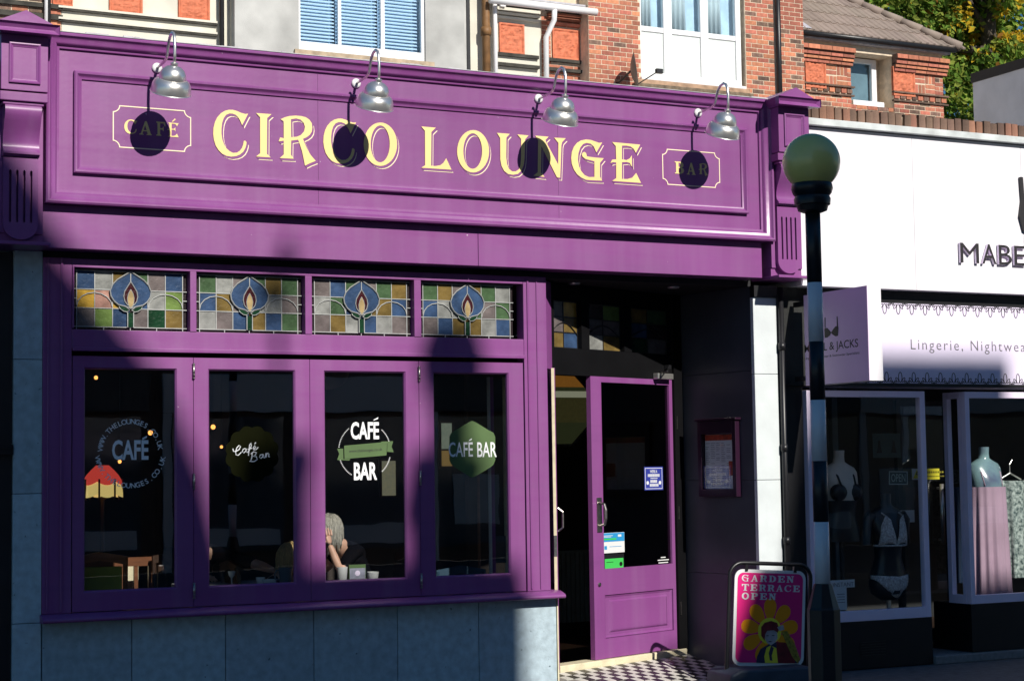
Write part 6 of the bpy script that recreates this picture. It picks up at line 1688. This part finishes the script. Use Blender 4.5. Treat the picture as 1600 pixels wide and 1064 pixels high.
# grey-haired woman, elbow on the table, hand to her cheek
w1 = thing('person', 'grey haired person in dark top leaning cheek on hand behind the third window', 'person', (0,0,0))
hc1 = V3(2.242,0.410,1.079); yw = R_(192)
el, wr = V3(2.262,0.210,0.752), V3(2.189,0.250,0.969)
sh1 = V3(2.427,0.280,0.909)
body = [(V3(2.587,0.430,0.444),(.17,.13)), (V3(2.527,0.430,0.624),(.14,.11)), (V3(2.457,0.420,0.824),(.16,.11)), (V3(2.397,0.420,0.934),(.10,.08)), (V3(2.312,0.415,0.979),(.050,.050)), (V3(2.262,0.410,1.034),(.050,.050)),
        (sh1,.056), (el,.044), (wr,.025), (V3(2.427,0.580,0.904),.056), (V3(2.287,0.650,0.744),.043), (V3(2.127,0.530,0.749),.028),
        (V3(2.427,0.330,0.424),.085), (V3(2.167,0.310,0.434),.062), (V3(2.187,0.310,0.004),.045), (V3(2.427,0.550,0.424),.085), (V3(2.167,0.570,0.434),.062), (V3(2.187,0.570,0.004),.045)]
eg = [(0,1),(1,2),(2,3),(3,4),(4,5),(3,6),(6,7),(7,8),(3,9),(9,10),(10,11),(0,12),(12,13),(13,14),(0,15),(15,16),(16,17)]
bm_ = skin_mesh([(body, eg)] + hand(wr, (-.10,.18,.98), (-.95,.1,-.05), 1.0, .22) + hand(V3(2.127,0.530,0.749), (-.95,-.2,-.08), (0,-1,0), 1.0, .2))
head(bm_, hc1, yw)
bm_.build('body', M['skin'], w1, smooth=True); face_bits(w1, hc1, yw); hair(w1, hc1, yw, M['greyhair'], .225, 1.0, 3, 620)
w1.scale = (.9,.9,.9); w1.location = hc1*.1 + Vector((-.028, 0, 0))
top = [(V3(2.587,0.430,0.424),(.185,.145)), (V3(2.527,0.430,0.624),(.155,.125)), (V3(2.457,0.420,0.824),(.172,.122)), (V3(2.397,0.420,0.934),(.115,.092)), (V3(2.347,0.417,0.959),(.066,.066)), (sh1,.070), (V3(2.367,0.255,0.859),.060), (V3(2.278,0.217,0.772),.054), (V3(2.427,0.580,0.904),.070), (V3(2.327,0.630,0.794),.056)]
skin_mesh([(top, [(0,1),(1,2),(2,3),(3,4),(3,5),(5,6),(6,7),(3,8),(8,9)])]).build('dark_top', M['cloth'], w1, smooth=True)
skin_mesh([([(V3(2.587,0.430,0.424),.15),(V3(2.427,0.330,0.424),.095),(V3(2.167,0.310,0.434),.072),(V3(2.187,0.310,0.024),.055),(V3(2.427,0.550,0.424),.095),(V3(2.167,0.570,0.434),.072),(V3(2.187,0.570,0.024),.055)], [(0,1),(1,2),(2,3),(0,4),(4,5),(5,6)])]).build('trousers', M['cloth'], w1, smooth=True)
chair('dark wooden chair under the grey haired person', 2.61, .43, R_(-90), M['darkwood'], M['darkwood'])
# blond child facing the woman
k1 = thing('person', 'small blond person in dark clothes partly hidden by the window mullion', 'person', (0,0,0))
hk1 = V3(1.985, .60, .865); yk = R_(-14)
kb_ = [(V3(1.78,.64,.40),(.11,.09)),(V3(1.82,.63,.58),(.10,.08)),(V3(1.87,.62,.70),(.08,.06)),(V3(1.93,.61,.77),.036),(V3(1.95,.60,.82),.036),(V3(1.87,.52,.69),.036),(V3(1.94,.46,.72),.028),(V3(2.06,.50,.73),.019),(V3(1.86,.74,.69),.036),(V3(1.94,.80,.72),.028),(V3(2.06,.76,.735),.019),
       (V3(1.92,.57,.39),.055),(V3(2.06,.57,.40),.042),(V3(2.05,.57,.08),.03),(V3(1.92,.71,.39),.055),(V3(2.06,.71,.40),.042),(V3(2.05,.71,.08),.03)]
eg2 = [(0,1),(1,2),(2,3),(3,4),(2,5),(5,6),(6,7),(2,8),(8,9),(9,10),(0,11),(11,12),(12,13),(0,14),(14,15),(15,16)]
bk_ = skin_mesh([(kb_, eg2)] + hand(V3(2.06,.50,.73), (.95,.1,-.1), (0,1,0), .72, .2) + hand(V3(2.06,.76,.735), (.95,-.1,-.1), (0,-1,0), .72, .2)); head(bk_, hk1, yk, .86)
bk_.build('body', M['skin'], k1, smooth=True); face_bits(k1, hk1, yk, .86); hair(k1, hk1, yk, M['blond'], .22, .92, 7)
skin_mesh([([(V3(1.78,.64,.38),(.125,.105)),(V3(1.82,.63,.58),(.112,.092)),(V3(1.87,.62,.70),(.09,.07)),(V3(1.90,.615,.735),.046),(V3(1.87,.52,.69),.046),(V3(1.93,.465,.715),.038),(V3(1.86,.74,.69),.046),(V3(1.93,.79,.715),.038)], [(0,1),(1,2),(2,3),(2,4),(4,5),(2,6),(6,7)])]).build('dark_top', M['cloth'], k1, smooth=True)
chair('dark wooden chair under the small blond person', 1.76, .64, R_(90), M['darkwood'], M['darkwood'], -.12)
# dark-clad person across the second table, forearm on the table
d1_ = thing('person', 'dark clothed person with forearm on the table behind the second window', 'person', (0,0,0))
hd1 = V3(1.420, 1.30, 1.13); yd = R_(-70)
aw = P(424, 868, .78); ae = P(404, 862, .98)
db = [(V3(1.420,1.42,.42),(.17,.13)),(V3(1.420,1.38,.65),(.15,.11)),(V3(1.420,1.35,.86),(.16,.10)),(V3(1.420,1.33,.96),.07),(V3(1.420,1.31,1.04),.05),(V3(1.580,1.28,.91),.055),(V3(ae.x+.04,1.02,.80),.042),(V3(aw.x+.02,.80,.775),.026),(V3(1.250,1.28,.91),.055),(V3(1.340,1.10,.76),.042),(V3(1.400,.92,.745),.026),
      (V3(1.500,1.20,.42),.085),(V3(1.500,.98,.43),.062),(V3(1.500,1.0,0),.045),(V3(1.320,1.20,.42),.085),(V3(1.320,.98,.43),.062),(V3(1.320,1.0,0),.045)]
eg3 = [(0,1),(1,2),(2,3),(3,4),(2,5),(5,6),(6,7),(2,8),(8,9),(9,10),(0,11),(11,12),(12,13),(0,14),(14,15),(15,16)]
bd_ = skin_mesh([(db, eg3)] + hand(V3(aw.x+.02,.80,.775), (.5,-.85,-.12), (-.85,-.5,0), 1.0, .2) + hand(V3(1.400,.92,.745), (.3,-.95,-.1), (.95,.3,0), 1.0, .2)); head(bd_, hd1, yd)
bd_.build('body', M['skin'], d1_, smooth=True); face_bits(d1_, hd1, yd); hair(d1_, hd1, yd, M['darkwood'], .12, 1.0, 9)
skin_mesh([([(V3(1.420,1.42,.40),(.185,.145)),(V3(1.420,1.38,.65),(.165,.125)),(V3(1.420,1.35,.86),(.175,.115)),(V3(1.420,1.34,.95),.075),(V3(1.580,1.28,.91),.07),(V3(ae.x+.02,1.05,.81),.056),(V3(1.250,1.28,.91),.07),(V3(1.335,1.12,.78),.058)], [(0,1),(1,2),(2,3),(2,4),(4,5),(2,6),(6,7)])]).build('dark_top', M['cloth'], d1_, smooth=True)
chair('dark wooden chair under the dark clothed person', 1.42, 1.44, 0, M['darkwood'], M['darkwood'])
